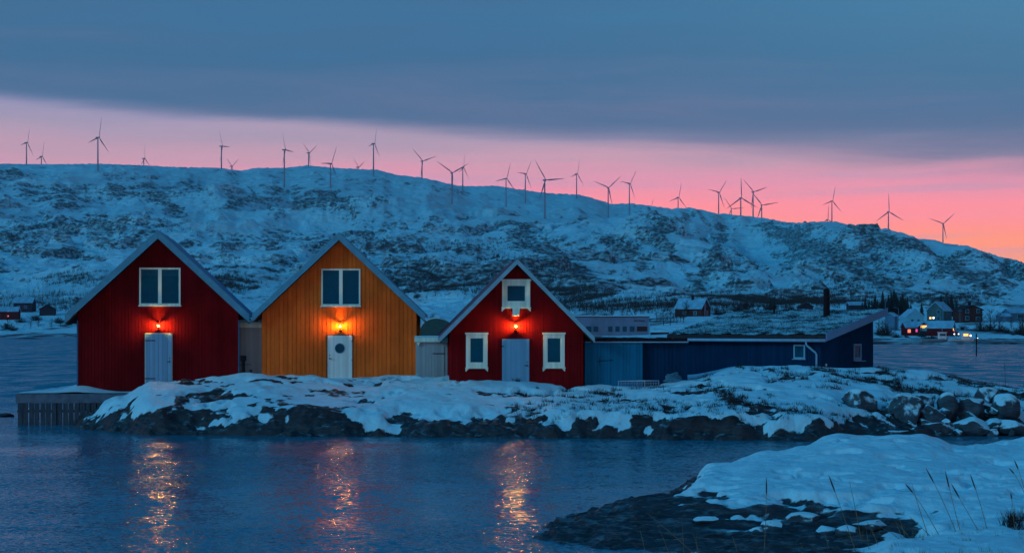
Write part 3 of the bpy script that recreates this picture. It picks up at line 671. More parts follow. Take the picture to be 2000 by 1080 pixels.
D3 = 70.5; s3 = D3 / F
h3 = boathouse('small_red_boathouse', 'small red boathouse with three white framed windows and a blue grey door', at(1009, D3), R(3.8), 261 * s3, 8.6, 1.65, hz_(507, D3), .235, 1.008, 151 * s3,
               'deep_red_paint', 'pink_roof', 'barge_pale', .13) if 'barge_pale' in MATS else None
if h3 is None:
    plain('barge_pale', (.18, .44, .54), .55, .12, 2.5)
    h3 = boathouse('small_red_boathouse', 'small red boathouse with three white framed windows and a blue grey door', at(1009, D3), R(3.8), 261 * s3, 8.6, 1.65, hz_(507, D3), .235, 1.008, 151 * s3,
               'deep_red_paint', 'pink_roof', 'barge_pale', .13)
z3 = lambda y: hz_(y, D3) - 1.65
window(h3, -1 * s3, z3(601), 55 * s3, 53 * s3, 1, .20, flared=True)
window(h3, -78 * s3, z3(718), 42 * s3, 66 * s3, 1, .16, flared=True)
window(h3, 73 * s3, z3(718), 42 * s3, 66 * s3, 1, .16, flared=True)
door(h3, -2 * s3, z3(757), 53 * s3, 95 * s3, 'blue_door_paint', False, 'deep_red_paint', 1, hinges=((1.9, .08),))
wall_lamp(h3, -2 * s3, z3(637), 'lamp_glow')
b = MB(); b.prism([(-8 * s3, z3(617)), (4 * s3, z3(617)), (6 * s3, z3(602)), (-8 * s3, z3(602))], -.30, -.02); b.build('hoist_box', 'white_paint', h3, bevel=.01)

# ------------------------------------------------------------------ low sheds between and beside them
c1 = thing('linking_shed', 'narrow pale grey shed wall between the left red and the orange boathouse', 'shed', (*at(488, 74.2), 1.6))
b = MB(); b.box(-.68, .68, 0, 5, -.8, hz_(640, 74.2) - 1.6)
for i in range(13): b.box(-.67 + i * .103, -.67 + i * .103 + .094, -.014, .002, -.8, hz_(640, 74.2) - 1.63)
b.build('wall', 'grey_wall_paint', c1)
b = MB(); b.box(-.72, .72, -.12, 5, hz_(640, 74.2) - 1.6, hz_(629, 74.2) - 1.6); b.build('roof', 'white_paint', c1, bevel=.02)
b = MB(); b.box(-.72, .72, -.10, 5, hz_(629, 74.2) - 1.597, hz_(624, 74.2) - 1.6); b.build('snow', 'snow', c1, bevel=.05)
c2 = thing('linking_shed', 'low grey shed with a plank door between the orange and the small red boathouse', 'shed', (*at(843, 72.6), 1.6))
b = MB(); b.box(-.75, .75, 0, 5, -.8, hz_(668, 72.6) - 1.6)
b.build('wall', 'grey_wall_paint', c2)
b = MB()
for i in range(8): b.box(-.60 + i * .15, -.60 + i * .15 + .142, -.03, .002, -.5, hz_(676, 72.6) - 1.6)
dd_ = b.build('door', 'grey_wall_paint', c2); b = MB(); b.box(.05, .60, -.05, -.028, 1.66, 1.70); b.build('hinge', 'black_metal', dd_)
b = MB(); b.box(-.80, .78, -.14, 5, hz_(668, 72.6) - 1.6, hz_(659, 72.6) - 1.6)
b.prism([(-.70, hz_(668, 72.6) - 1.6), (-.62, hz_(676, 72.6) - 1.6), (-.50, hz_(668, 72.6) - 1.6)], -.12, -.04); b.build('roof', 'white_paint', c2, bevel=.02)
b = MB(); b.box(-.80, .78, -.12, 5, hz_(659, 72.6) - 1.597, hz_(656, 72.6) - 1.6); b.build('snow', 'snow', c2, bevel=.03)

sh = thing('board_shed', 'flat roofed plank shed, pale half and dark half, right of the small red boathouse', 'shed', (*at(1141, 71.2), 1.4))
sg = 71.2 / F; zt = hz_(669, 71.2) - 1.4
b = MB(); b.box(.02, 114 * sg, 0, 5, -.8, zt)
for i in range(18): b.box(.03 + i * .149, .03 + i * .149 + .135, -.02, .002, -.8, zt)
b.build('pale_wall', 'light_board', sh)
b = MB(); b.box(114 * sg + .003, 203 * sg, .25, 5, -.8, zt)
for i in range(12): b.box(114 * sg + .02 + i * .175, 114 * sg + .02 + i * .175 + .155, .23, .252, -.8, zt)
b.build('dark_wall', 'navy_board', sh)
b = MB(); b.box(.02, 203 * sg, -.10, 5.1, zt, zt + .05); b.build('fascia', 'gutter_metal', sh)
b = MB()
for i in range(40):
    x0 = .02 + i * 200 * sg / 40; b.box(x0, x0 + 200 * sg / 40 + .01, -.06 + random.uniform(-.02, .02), 5, zt + .052, zt + .16 + random.uniform(.0, .06))
b.build('turf_edge', 'felt', sh)
b = MB(); b.tube([(.62, -.03, 1.55), (1.35, -.03, 1.60)], .012, 5); b.tube([(.72, -.03, 1.35), (.72, -.03, 1.75)], .010, 5); b.build('latch', 'black_metal', sh)

# ------------------------------------------------------------------ turf-roofed house
corner = Vector((*at(1603, 82), 1.9)); yawT = math.atan2(3.4, 7.0)
th = thing('turf_house', 'long dark blue house with a snowy turf roof and a black chimney', 'house', corner, 0)
a1 = Vector((-math.cos(R(36)), math.sin(R(36)), 0)); a2 = Vector((math.sin(R(36)), math.cos(R(36)), 0))      # along the facade (left), along the gable (back right)
ML = Matrix.Identity(4)
th.matrix_world = Matrix(((-a1.x, a2.x, 0, corner.x), (-a1.y, a2.y, 0, corner.y), (0, 0, 1, corner.z), (0, 0, 0, 1)))
# local axes: +x along the facade to the right, +y into the house; facade runs x -12..0 at y 0, gable is the face x = 0
LT, WT, ze, sl = 8.3, 7.0, hz_(661, 82) - 1.9, .172
b = MB()
b.add([(-LT, 0, -1), (0, 0, -1), (0, WT, -1), (-LT, WT, -1), (-LT, 0, ze), (0, 0, ze), (0, WT, ze + sl * WT), (-LT, WT, ze + sl * WT)],
      [(0, 3, 2, 1), (4, 5, 6, 7), (0, 1, 5, 4), (1, 2, 6, 5), (2, 3, 7, 6), (3, 0, 4, 7)])
k = 66
for i in range(k): b.box(-LT + i * LT / k + .008, -LT + (i + 1) * LT / k - .012, -.024, .002, -1, ze - .01)
k = 38
for i in range(k):
    y0 = i * WT / k + .008; y1 = (i + 1) * WT / k - .012
    b.add([(-.002, y0, -1), (.024, y0, -1), (.024, y1, -1), (-.002, y1, -1), (-.002, y0, ze + sl * y0 - .01), (.024, y0, ze + sl * y0 - .01), (.024, y1, ze + sl * y1 - .01), (-.002, y1, ze + sl * y1 - .01)],
          [(0, 3, 2, 1), (4, 5, 6, 7), (0, 1, 5, 4), (1, 2, 6, 5), (2, 3, 7, 6), (3, 0, 4, 7)])
b.build('wall', 'navy_board', th)
gu, gv = np.meshgrid(np.linspace(-LT - .9, .52, 170), np.linspace(-.42, WT + .75, 90))
bump_ = (fbm(gu / .8, gv / .6, 4, 201) - .5) * .16 + (fbm(gu / .22, gv / .2, 3, 205) - .5) * .10
gz = ze + .30 + sl * gv + bump_
roof = grid_mesh('turf_roof', gu, gv, gz, 'turf'); roof.parent = th
rng_ = random.Random(3); b = MB()
for _ in range(1500):                                             # dead grass standing up through the snow of the sod roof
    x0 = rng_.uniform(-LT - .85, .5); y0 = rng_.uniform(-.4, WT + .7); z0 = ze + .30 + sl * y0; hh = rng_.uniform(.06, .24)
    wx, lx, ly = rng_.uniform(.006, .012), rng_.gauss(0, .07), rng_.gauss(0, .06)
    b.add([(x0 - wx, y0, z0 - .05), (x0 + wx, y0, z0 - .05), (x0 + lx, y0 + ly, z0 + hh)], [(0, 1, 2)])
b.build('roof_grass', 'twig', th)['kind'] = 'stuff'
b = MB(); t0, t1 = .02, .30
b.add([(-LT - .9, -.42, ze - sl * .42 + .0), (.52, -.42, ze - sl * .42), (.52, WT + .75, ze + sl * (WT + .75)), (-LT - .9, WT + .75, ze + sl * (WT + .75)),
       (-LT - .9, -.42, ze - sl * .42 + .26), (.52, -.42, ze - sl * .42 + .26), (.52, WT + .75, ze + sl * (WT + .75) + .26), (-LT - .9, WT + .75, ze + sl * (WT + .75) + .26)],
      [(0, 3, 2, 1), (4, 5, 6, 7), (0, 1, 5, 4), (1, 2, 6, 5), (2, 3, 7, 6), (3, 0, 4, 7)])
b.build('roof_deck', 'tarred', th)
b = MB()                                                          # pale rake board up the gable
b.add([(.523, -.50, ze - sl * .50 - .06), (.56, -.50, ze - sl * .50 - .06), (.56, WT + .85, ze + sl * (WT + .85) - .06), (.523, WT + .85, ze + sl * (WT + .85) - .06),
       (.523, -.50, ze - sl * .50 + .36), (.56, -.50, ze - sl * .50 + .36), (.56, WT + .85, ze + sl * (WT + .85) + .36), (.523, WT + .85, ze + sl * (WT + .85) + .36)],
      [(0, 3, 2, 1), (4, 5, 6, 7), (0, 1, 5, 4), (1, 2, 6, 5), (2, 3, 7, 6), (3, 0, 4, 7)])
b.build('rake_board', 'rake_paint', th)
b = MB(); b.tube([(-LT - .9, -.52, ze - .10), (.50, -.52, ze - .10)], .085, 10); b.build('gutter', 'gutter_metal', th, smooth=True)
b = MB(); b.box(-LT - .9, .52, -.445, -.423, ze - .12, ze + .10); b.build('fascia', 'tarred', th)
b = MB(); b.tube([(-.62, -.50, ze - .16), (-.62, -.46, ze - .35), (-.25, -.12, ze - .75), (-.20, -.09, ze - .85), (-.20, -.09, -.5)], .055, 8); b.build('downpipe', 'gutter_metal', th, smooth=True)
def turf_window(mat3, name='window'):
    pass
for side in (0, 1):
    b = MB(); g = MB(); q = MB()
    if side == 0:
        cx_, zc, w_, h_ = -1.22, ze - .72, .68, .78
        for (xa, xb, za_, zb_) in ((cx_ - w_ / 2, cx_ - w_ / 2 + .08, zc - h_ / 2, zc + h_ / 2), (cx_ + w_ / 2 - .08, cx_ + w_ / 2, zc - h_ / 2, zc + h_ / 2), (cx_ - w_ / 2 + .08, cx_ + w_ / 2 - .08, zc + h_ / 2 - .08, zc + h_ / 2), (cx_ - w_ / 2 + .08, cx_ + w_ / 2 - .08, zc - h_ / 2, zc - h_ / 2 + .1)):
            b.box(xa, xb, -.07, -.022, za_, zb_)
        g.box(cx_ - .27, cx_ + .27, -.045, -.035, zc - .3, zc + .32); q.box(cx_ - .40, cx_ + .40, -.13, -.065, zc - h_ / 2 - .03, zc - h_ / 2 + .01)
        mat_ = 'white_dull'; 
    else:
        cy, zc, w_, h_ = 4.7, ze - .80, 1.0, .95
        for (ya, yb, za_, zb_) in ((cy - w_ / 2, cy - w_ / 2 + .1, zc - h_ / 2, zc + h_ / 2), (cy + w_ / 2 - .14, cy + w_ / 2, zc - h_ / 2, zc + h_ / 2), (cy - w_ / 2 + .1, cy + w_ / 2 - .14, zc + h_ / 2 - .10, zc + h_ / 2), (cy - w_ / 2 + .1, cy + w_ / 2 - .14, zc - h_ / 2, zc - h_ / 2 + .2)):
            b.box(.022, .09, ya, yb, za_, zb_)
        g.box(.035, .045, cy - .41, cy + .37, zc - .3, zc + .38); q.box(.085, .20, cy - w_ / 2 - .05, cy + w_ / 2 + .35, zc - h_ / 2 - .03, zc - h_ / 2 + .01)
        mat_ = 'rake_paint'
    if 'white_dull' not in MATS: painted('white_dull', (.20, .42, .54), fade=.06)
    wn = b.build('window', mat_, th); g.build('pane', 'dark_glass', wn); q.build('window_sill', mat_, wn)
b = MB(); cxl, cyl = -2.3, WT - 1.2; zc0 = ze + sl * cyl + .1
b.lathe([(.0, 0), (.19, 0), (.19, 1.30), (.17, 1.32), (.17, 1.40), (.20, 1.41), (.20, 1.47), (.17, 1.48), (.17, 1.55), (.20, 1.56), (.20, 1.62), (.13, 1.66), (.13, 1.72), (0, 1.73)], (cxl, cyl, zc0), 16)
b.lathe([(.42, 0), (.40, .16), (.20, .2)], (cxl, cyl, zc0 - .02), 12); b.build('chimney', 'black_metal', th)
b = MB(); b.tube([(-6.0, WT - .4, ze + sl * WT), (-6.0, WT - .4, ze + sl * WT + .7)], .06, 8); b.build('roof_vent', 'black_metal', th)
b = MB(); b.lathe([(0, 0), (.05, 0), (.05, .12), (0, .12)], (.06, .55, .55), 8); b.build('outdoor_tap', 'white_paint', th)

# ------------------------------------------------------------------ pier
pr = thing('timber_pier', 'snow covered pier with a slatted front under the left red boathouse', 'pier', (*at(33, 71.0), 0))
sp_ = 71.0 / F; L_ = 7.4; zd = hz_(769, 71)
b = MB(); b.box(0, L_, 0, 9, zd - .10, zd); b.build('deck', 'pier_timber', pr)
b = MB(); b.box(-.02, L_, -.06, -.002, zd - .42, zd + .005); b.box(-.045, -.022, -.05, 8, zd - .42, zd + .005); b.build('edge_beam', 'concrete', pr, bevel=.01)
for i in range(19):
    b = MB(); x0 = .05 + i * .262 + random.uniform(-.012, .012); b.box(x0, x0 + .222, -.045, -.005, -.35 + random.uniform(0, .3), zd - .425); b.build('slat', 'pier_timber', pr)
for i in range(4):
    b = MB(); b.tube([(.2 + i * 1.6, .5, -1), (.2 + i * 1.6, .5, zd - .1)], .13, 8); b.build('pile', 'tarred', pr)
b = MB(); b.box(0, L_, .03, .07, zd - .85, zd - .75); b.build('rail', 'tarred', pr)
gu, gv = np.meshgrid(np.linspace(-.03, L_, 90), np.linspace(-.05, 9, 90))
zs = zd + .02 + .05 * fbm(gu / .9, gv / .8, 3, 301) + .34 * np.exp(-((gu - 2.5) / .95) ** 2 - ((gv - 2.2) / 1.4) ** 2)
sn = grid_mesh('snow', gu, gv, zs, 'snow'); sn.parent = pr

# ------------------------------------------------------------------ small things on the skerry
def place(x, y, D=None, dz=0.0):                                  # ground point of the skerry seen at column x at depth D
    X, Y = at(x, D); return (X, Y, iground(X, Y) + dz)
o = thing('standpipe', 'black standpipe with a square head against the pale linking shed', 'standpipe', place(475, 730, 73.3, -.1))
b = MB(); b.tube([(0, 0, -.2), (0, 0, 1.0)], .085, 10); b.build('pipe', 'black_metal', o)
b = MB(); b.box(-.13, .13, -.11, .11, .96, 1.22); b.build('head', 'black_metal', o, bevel=.03)
b = MB(); b.tube([(-.35, .02, .78), (.38, .02, .80)], .014, 6); b.build('handle', 'black_metal', o)
b = MB(); b.tube([(-.12, 0, .22), (0, -.05, .10), (.17, -.08, -.06)], [.05, .06, .035], 6); b.box(-.16, -.04, -.03, .05, .16, .30)
tag(b.build('driftwood', 'tarred'), 'dark splintered driftwood stub in the snow beside the standpipe', 'driftwood').location = place(494, 728, 72.9, .05)
b = MB(); b.box(-.5, .5, -.05, .05, 0, .03); b.box(-.12, .16, -.16, -.05, -.02, .03)
tag(b.build('plank', 'tarred'), 'loose dark plank lying on the snow in front of the orange boathouse', 'plank').location = place(790, 738, 71.4, .05)
o = thing('cage_frame', 'open galvanised wire cage half sunk in snow before the plank shed', 'cage', place(1245, 757, 70.4, .06), R(-8))
lo, hi = 0, .46
cs = [(-.85, -.35), (.35, -.35), (.95, .55), (-.05, .55)]
b = MB()
for i in range(4):
    b.tube([(*cs[i], hi), (*cs[(i + 1) % 4], hi)], .022, 6); b.tube([(*cs[i], lo), (*cs[(i + 1) % 4], lo)], .018, 6); b.tube([(*cs[i], lo), (*cs[i], hi)], .018, 6)
b.tube([(-.45, .10, hi), (.65, .10, hi)], .018, 6)
b.build('frame', 'galvanised', o)
b = MB()
for i in range(4):
    for k_ in range(1, 8):
        t_ = k_ / 8; x0 = cs[i][0] + (cs[(i + 1) % 4][0] - cs[i][0]) * t_; y0 = cs[i][1] + (cs[(i + 1) % 4][1] - cs[i][1]) * t_
        b.tube([(x0, y0, lo), (x0, y0, hi)], .005, 4, False)
    for k_ in range(1, 4):
        b.tube([(*cs[i], lo + k_ * .115), (*cs[(i + 1) % 4], lo + k_ * .115)], .005, 4, False)
b.build('wire_mesh', 'galvanised', o)
b = MB()
for i in range(7):
    rr = .42 - .03 * i; pts = [(rr * math.cos(R(a_)) + .05 * math.sin(i), rr * .5 * math.sin(R(a_)), .05 + .05 * i + .10 * max(0, math.sin(R(a_ + 20 * i)))) for a_ in range(0, 361, 20)]
    b.tube(pts, .022, 6, False)
tag(b.build('coiled_hose', 'hose', smooth=True), 'coil of pale hose heaped against the dark half of the plank shed', 'hose').location = place(1314, 750, 71.0, .0)
b = MB(); pts = []
for x, y, D in ((1640, 723, 75.6), (1720, 724, 75.4), (1800, 728, 75.2), (1880, 737, 75), (1950, 749, 74.8), (2040, 766, 74.6)): pts.append(P(x, y, D))
b.tube(pts, .05, 6); pts2 = [p + Vector((0, .12, -.10)) for p in pts]; b.tube(pts2, .045, 6)
for p in pts: b.tube([p, (p.x, p.y, iground(p.x, p.y) - .3)], .03, 5)
tag(b.build('pipe_rail', 'galvanised'), 'low double pipe rail running along the far edge of the snow mound', 'rail')
b = MB(); p0 = P(1963, 757, 73.0); b.tube([(p0.x, p0.y, iground(p0.x, p0.y) - .3), (p0.x + .01, p0.y, p0.z + .4), (p0.x - .03, p0.y, p0.z + 1.25)], [.014, .012, .008], 6)
tag(b.build('snow_stick', 'black_metal'), 'thin dark marker stick upright in the snow near the pipe rail', 'stick')
b = MB(); p0 = P(1907, 695, 245); b.tube([(p0.x, p0.y, -1), (p0.x, p0.y, 3.4)], .11, 6); b.lathe([(.0, 0), (.13, 0), (.13, .12), (0, .16)], (p0.x, p0.y, 3.4), 8)
tag(b.build('channel_marker', 'black_metal'), 'slim dark marker pole standing in the fjord', 'marker pole')

# boulders of the rock wall
def boulder(sx, sy, sz, seed):
    bm = bmesh.new(); bmesh.ops.create_icosphere(bm, subdivisions=4, radius=1.0)
    rng = random.Random(seed); planes = []
    for _ in range(13):
        v = Vector((rng.gauss(0, 1), rng.gauss(0, 1), rng.gauss(0, .8))).normalized(); planes.append((v, rng.uniform(.52, .82)))
    A = np.array([v.co[:] for v in bm.verts]); nn = fbm(A[:, 0] * 2 + seed, A[:, 1] * 2 + A[:, 2] * 1.7, 4, seed) - .5
    for v, q in zip(bm.verts, nn):
        c_ = v.co.copy()
        for pn, d_ in planes:
            t_ = c_.dot(pn)
            if t_ > d_: c_ -= pn * (t_ - d_) * .92
        c_ *= 1 + .16 * q
        v.co = Vector((c_.x * sx, c_.y * sy, c_.z * sz))
    me = bpy.data.meshes.new('boulder'); bm.to_mesh(me); bm.free()
    me.polygons.foreach_set('use_smooth', [True] * len(me.polygons)); me.materials.append(MATS['boulder_rock'])
    o = bpy.data.objects.new('boulder', me); COL.objects.link(o); return o
BL = [(1772, 812, 40, 32, 'broad grey boulder, widest block of the shore rock wall'), (1692, 833, 22, 16, 'small snow topped boulder at the left foot of the shore rock wall'),
      (1683, 800, 38, 30, 'dark boulder at the left end of the shore rock wall'), (1825, 818, 26, 22, 'rounded grey boulder right of the broadest block in the shore rock wall'),
      (1862, 800, 22, 26, 'dark upright boulder in the shadowed gap of the shore rock wall'), (1906, 800, 25, 20, 'pale snow covered boulder standing out in the shore rock wall'),
      (1970, 803, 28, 26, 'grey boulder with a snowy crown at the right end of the shore rock wall'), (1840, 842, 32, 16, 'flat dark boulder at the water below the shore rock wall'),
      (1905, 838, 34, 18, 'low black boulder under the pale snow covered one'), (1985, 838, 30, 18, 'dark boulder at the right foot of the shore rock wall'),
      (1945, 832, 14, 14, 'small white capped stone between two dark boulders'), (1757, 846, 46, 14, 'long dark slab at the foot of the broad grey boulder'), (1806, 790, 26, 18, 'snow dusted boulder above the rounded grey one'),
      (1935, 778, 26, 16, 'snow covered boulder high on the shore rock wall near the right edge')]
rb_ = random.Random(91)
BL = [(x, y, rx * 1.15, ry * 1.2, lab) for x, y, rx, ry, lab in BL]
for _ in range(26):
    x_ = rb_.uniform(1660, 2010); BL.append((x_, rb_.uniform(785, 852), rb_.uniform(8, 17), rb_.uniform(7, 13), 'angular rubble stone wedged among the big blocks of the shore rock wall'))
for i, (x, y, rx, ry, lab) in enumerate(BL):
    D = 63.4 + (850 - y) * .026; q = D / F
    o = boulder(rx * q * 1.12, max(.5, rx * q * .9), ry * q * 1.15, 11 + i); o.location = P(x, y, D) + Vector((0, .55, -.02)); o.rotation_euler = (0, 0, random.uniform(-.4, .4))
    tag(o, lab, 'boulder', 'boulders of the shore rock wall')

for i, (x, y, rx, ry) in enumerate([(1508, 996, 26, 13), (1566, 988, 38, 17), (1614, 1002, 24, 13), (1700, 1004, 32, 11), (1656, 1008, 26, 11), (1742, 1024, 28, 10), (1478, 1004, 18, 10), (1440, 985, 22, 10), (1590, 1022, 30, 10), (1380, 990, 24, 8)]):
    D = 33.9 - (y - 985) * .055; q = D / F
    o = boulder(rx * q * 1.2, rx * q, ry * q * 1.3, 140 + i); o.name = 'shore_stone'; X, Y = at(x, D); o.location = (X, Y, nground(X, Y) + .02); o.rotation_euler = (0, 0, random.uniform(-.5, .5))
    tag(o, 'half snowed stone set in the dark rock ledge of the near shore', 'stone', 'stones along the near shore ledge')

# heath and dead grass poking through the snow on the skerry
def tufts(name, n_, pick, hmin, hmax, mat, seed, spread=.16, wid=.008, per=14):
    rng = random.Random(seed); b = MB(); k = 0; tries = 0
    while k < n_ and tries < n_ * 60:
        tries += 1; c_ = pick(rng)
        if c_ is None: continue
        k += 1; big = rng.uniform(.5, 1.3)
        for _ in range(per):
            a_ = rng.uniform(0, 6.28); r0 = rng.uniform(0, spread) * big; hh = rng.uniform(hmin, hmax) * big
            x0, y0, z0 = c_[0] + r0 * math.cos(a_), c_[1] + r0 * math.sin(a_), c_[2] - .03
            lx, ly = rng.gauss(0, .35) * hh, rng.gauss(0, .35) * hh
            wv = Vector((rng.uniform(-1, 1), rng.uniform(-.4, .4), 0)).normalized() * wid
            b.add([(x0 - wv.x, y0 - wv.y, z0), (x0 + wv.x, y0 + wv.y, z0), (x0 + lx, y0 + ly, z0 + hh)], [(0, 1, 2)])
    return b.build(name, mat)
def pick_isl(rng):
    x = rng.uniform(1000, 2050); D = rng.uniform(61, 74); X, Y = at(x, D)
    i = int((X - gx_[0]) / .085); j = int((Y - gy_[0]) / .085)
    if not (0 <= i < len(gx_) and 0 <= j < len(gy_)): return None
    z = IZ[j, i]
    if z < .55: return None
    df_ = IS[j, i]
    if abs(df_) > .10 and not (z < 1.35 and rng.random() < .3): return None
    return (X, Y, z)
o = tufts('heather', 1500, pick_isl, .07, .26, 'twig', 5, .2, .010, 18); tag(o, 'dark heather and dead grass poking through the snow along the shore bank', 'heather', kind='stuff')

# ------------------------------------------------------------------ grass stalks on the near shore
GR = [((1618, 926), (1645, 1000), (1672, 1082)), ((1659, 940), (1668, 965), (1684, 1000)), ((1768, 944), (1800, 985), (1837, 1046)), ((1782, 945), (1789, 966), (1815, 1030)),
      ((1808, 913), (1840, 975), (1869, 1045)), ((1846, 919), (1862, 985), (1877, 1041)), ((1858, 944), (1890, 1000), (1920, 1051)), ((1895, 926), (1915, 985), (1929, 1040)),
      ((1981, 898), (1998, 930), (2020, 975)), ((1970, 913), (1995, 935), (2030, 980)), ((1974, 962), (1978, 985), (1982, 1015)), ((1754, 1007), (1763, 1028), (1772, 1052)),
      ((1746, 1015), (1765, 1033), (1787, 1056)), ((1776, 1008), (1800, 1028), (1828, 1050)), ((1694, 1019), (1708, 1046), (1720, 1078)), ((1693, 1041), (1696, 1060), (1699, 1084)),
      ((1609, 1038), (1615, 1055), (1623, 1082)), ((1718, 1028), (1755, 1050), (1786, 1082)), ((1751, 1023), (1760, 1045), (1766, 1070)), ((1783, 1033), (1783, 1042), (1784, 1056)),
      ((1497, 932), (1496, 1005), (1492, 1084)), ((1265, 1002), (1312, 1040), (1366, 1082)), ((1330, 1010), (1334, 1045), (1336, 1084)), ((1430, 1047), (1436, 1062), (1443, 1084)),
      ((1250, 1035), (1256, 1055), (1263, 1082)), ((1282, 1020), (1296, 1048), (1314, 1082)), ((1362, 1036), (1361, 1058), (1364, 1082)), ((1354, 1042), (1361, 1060), (1366, 1080)),
      ((1860, 1050), (1880, 1068), (1905, 1086)), ((1935, 1046), (1960, 1062), (1990, 1084)), ((1820, 1040), (1828, 1062), (1834, 1084)), ((1040, 1048), (1042, 1058), (1046, 1068))]
for i, (tp, md, bs) in enumerate(GR):
    Dg = 30.2 if bs[1] > 1060 else 31.3
    pb, pm, pt = P(*bs, Dg), P(*md, Dg + random.uniform(-.1, .1)), P(*tp, Dg + random.uniform(-.25, .25))
    gz_ = min(pb.z, nground(pb.x, pb.y)) - .06; base = Vector((pb.x + (pb.x - pm.x) * .1, pb.y, gz_))
    g = thing('grass_stalk', 'single dry grass stalk leaning over the near snowy shore', 'grass stalk', base, 0, 'dry grass stalks on the near shore')
    pts = []
    for t_ in np.linspace(0, 1, 9):
        c_ = (base * (1 - t_) ** 2 + (pm * 2 - (pb + pt) / 2) * 2 * t_ * (1 - t_) + pt * t_ ** 2) - base; pts.append(c_)
    b = MB(); b.tube(pts, [.0085 * (1 - .6 * k_ / 8) for k_ in range(9)], 5); b.build('stem', 'straw', g)
    if tp[1] < 1000 and i not in (1, 3):
        b = MB(); hd = [pts[6] + (pts[8] - pts[6]) * t_ for t_ in (0, .2, .5, .8, 1)]; b.tube(hd, [.004, .014, .016, .010, .003], 6); b.build('seed_head', 'seed_head', g)
def pick_near(rng):
    x = rng.uniform(1560, 2080); D = rng.uniform(27.5, 33.5); X, Y = at(x, D)
    if not (fbm(np.array([X / .9]), np.array([Y / .6]), 3, 402)[0] > .52): return None
    return (X, Y, nground(X, Y))
o = tufts('dead_grass', 90, pick_near, .05, .22, 'straw', 9, .14, .004, 12); tag(o, 'short dead grass in tufts at the edge of the near snow', 'grass', kind='stuff')
gc = P(1983, 1030, 31.8)
o = tufts('grass_clump', 26, lambda rng: (gc.x + rng.gauss(0, .16), gc.y + rng.gauss(0, .15), nground(gc.x, gc.y) + max(0, .25 - abs(rng.gauss(0, .12)))), .12, .34, 'twig', 13, .12, .006, 16)
tag(o, 'bushy dark grass clump in the snow at the right edge of the near shore', 'grass clump')

# ------------------------------------------------------------------ wind turbines
TB = [(51, 54, 279, 33, 15, .15, 'wind turbine farthest left on the ridge, rotor seen almost edge on'),
 (80, 83, 306, 31, 10, .2, 'low wind turbine half sunk behind the crest, beside the leftmost one'),
 (190, 194, 269, 41, 9, .33, 'tall wind turbine alone on the crest left of the left red boathouse roof'),
 (280, 283, 310, 31, -5, .15, 'small wind turbine showing only its upper part behind the crest above the left red roof'),
 (432, 435, 286, 36, -35, .2, 'wind turbine on the crest left of the notch, edge on with a full tower'),
 (452, 454, 325, 30, 55, .3, 'wind turbine with only two blade tips above the notch in the crest'),
 (555, 558, 293, 39, -30, .25, 'wind turbine rising from the slope just right of the notch in the crest'),
 (603, 605, 299, 34, 57, .35, 'wind turbine on the rounded top above the orange roof, two blades up in a V'),
 (645, 648, 320, 41, 25, .45, 'wind turbine with its foot well down the slope above the orange roof'),
 (698, 701, 327, 31, 60, .35, 'wind turbine with only two blades showing behind the crest, right of the orange roof peak'),
 (729, 732, 281, 36, 15, .3, 'tall wind turbine on the crest, rightmost of the high left group'),
 (824, 826, 315, 35, 70, .75, 'wind turbine where the crest starts to fall, one blade hidden along its tower'),
 (881, 884, 338, 41, 60, .87, 'wind turbine low on the slope with two long blades raised in a wide Y'),
 (903, 906, 328, 32, 8, .35, 'wind turbine standing close behind the wide Y one'),
 (988, 990, 349, 34, 16, .73, 'wind turbine with its foot on the slope above the small red roof peak'),
 (1025, 1028, 340, 32, 30, .6, 'wind turbine with one blade level to the left, just left of the biggest one'),
 (1023, 1025, 371, 27, 0, .6, 'tiny wind turbine barely clearing the crest behind another tower'),
 (1062, 1066, 352, 47, 83, .8, 'biggest wind turbine, foot far down the slope right of the small red roof peak'),
 (1124, 1128, 340, 31, 13, .55, 'wind turbine alone on the crest right of the biggest one'),
 (1187, 1189, 367, 36, 48, .9, 'wind turbine foot on the slope where the pale back ridge dips'),
 (1228, 1231, 359, 33, 33, .68, 'wind turbine on the crest above the pale warehouse, one blade level to the left'),
 (1269, 1270, 412, 28, 20, .7, 'wind turbine of which one blade tip alone clears the crest'),
 (1324, 1326, 386, 32, 12, .74, 'wind turbine on the little knob of the crest'),
 (1402, 1405, 376, 33, 37, .8, 'wind turbine at the left of the tight cluster on the right crest'),
 (1428, 1429, 408, 27, 84, .98, 'small far wind turbine low within the tight cluster on the right crest'),
 (1447, 1448, 387, 42, -3, .92, 'large wind turbine with one blade straight up in the tight cluster'),
 (1471, 1472, 375, 35, 72, .9, 'highest hub in the tight cluster of wind turbines'),
 (1486, 1488, 401, 36, 80, .99, 'rightmost wind turbine of the tight cluster, blade reaching far right'),
 (1616, 1617, 429, 30, 0, .9, 'wind turbine sunk behind the crest with one blade upright, beside a taller one'),
 (1625, 1626, 393, 31, 12, .85, 'taller of the two neighbouring wind turbines above the turf house chimney'),
 (1736, 1736, 414, 37, -3, .95, 'wind turbine alone above the turf roof tip, one blade straight up'),
 (1842, 1842, 437, 32, 48, .99, 'wind turbine farthest right on the falling ridge')]
HUBH, BL_ = 85.0, 63.0
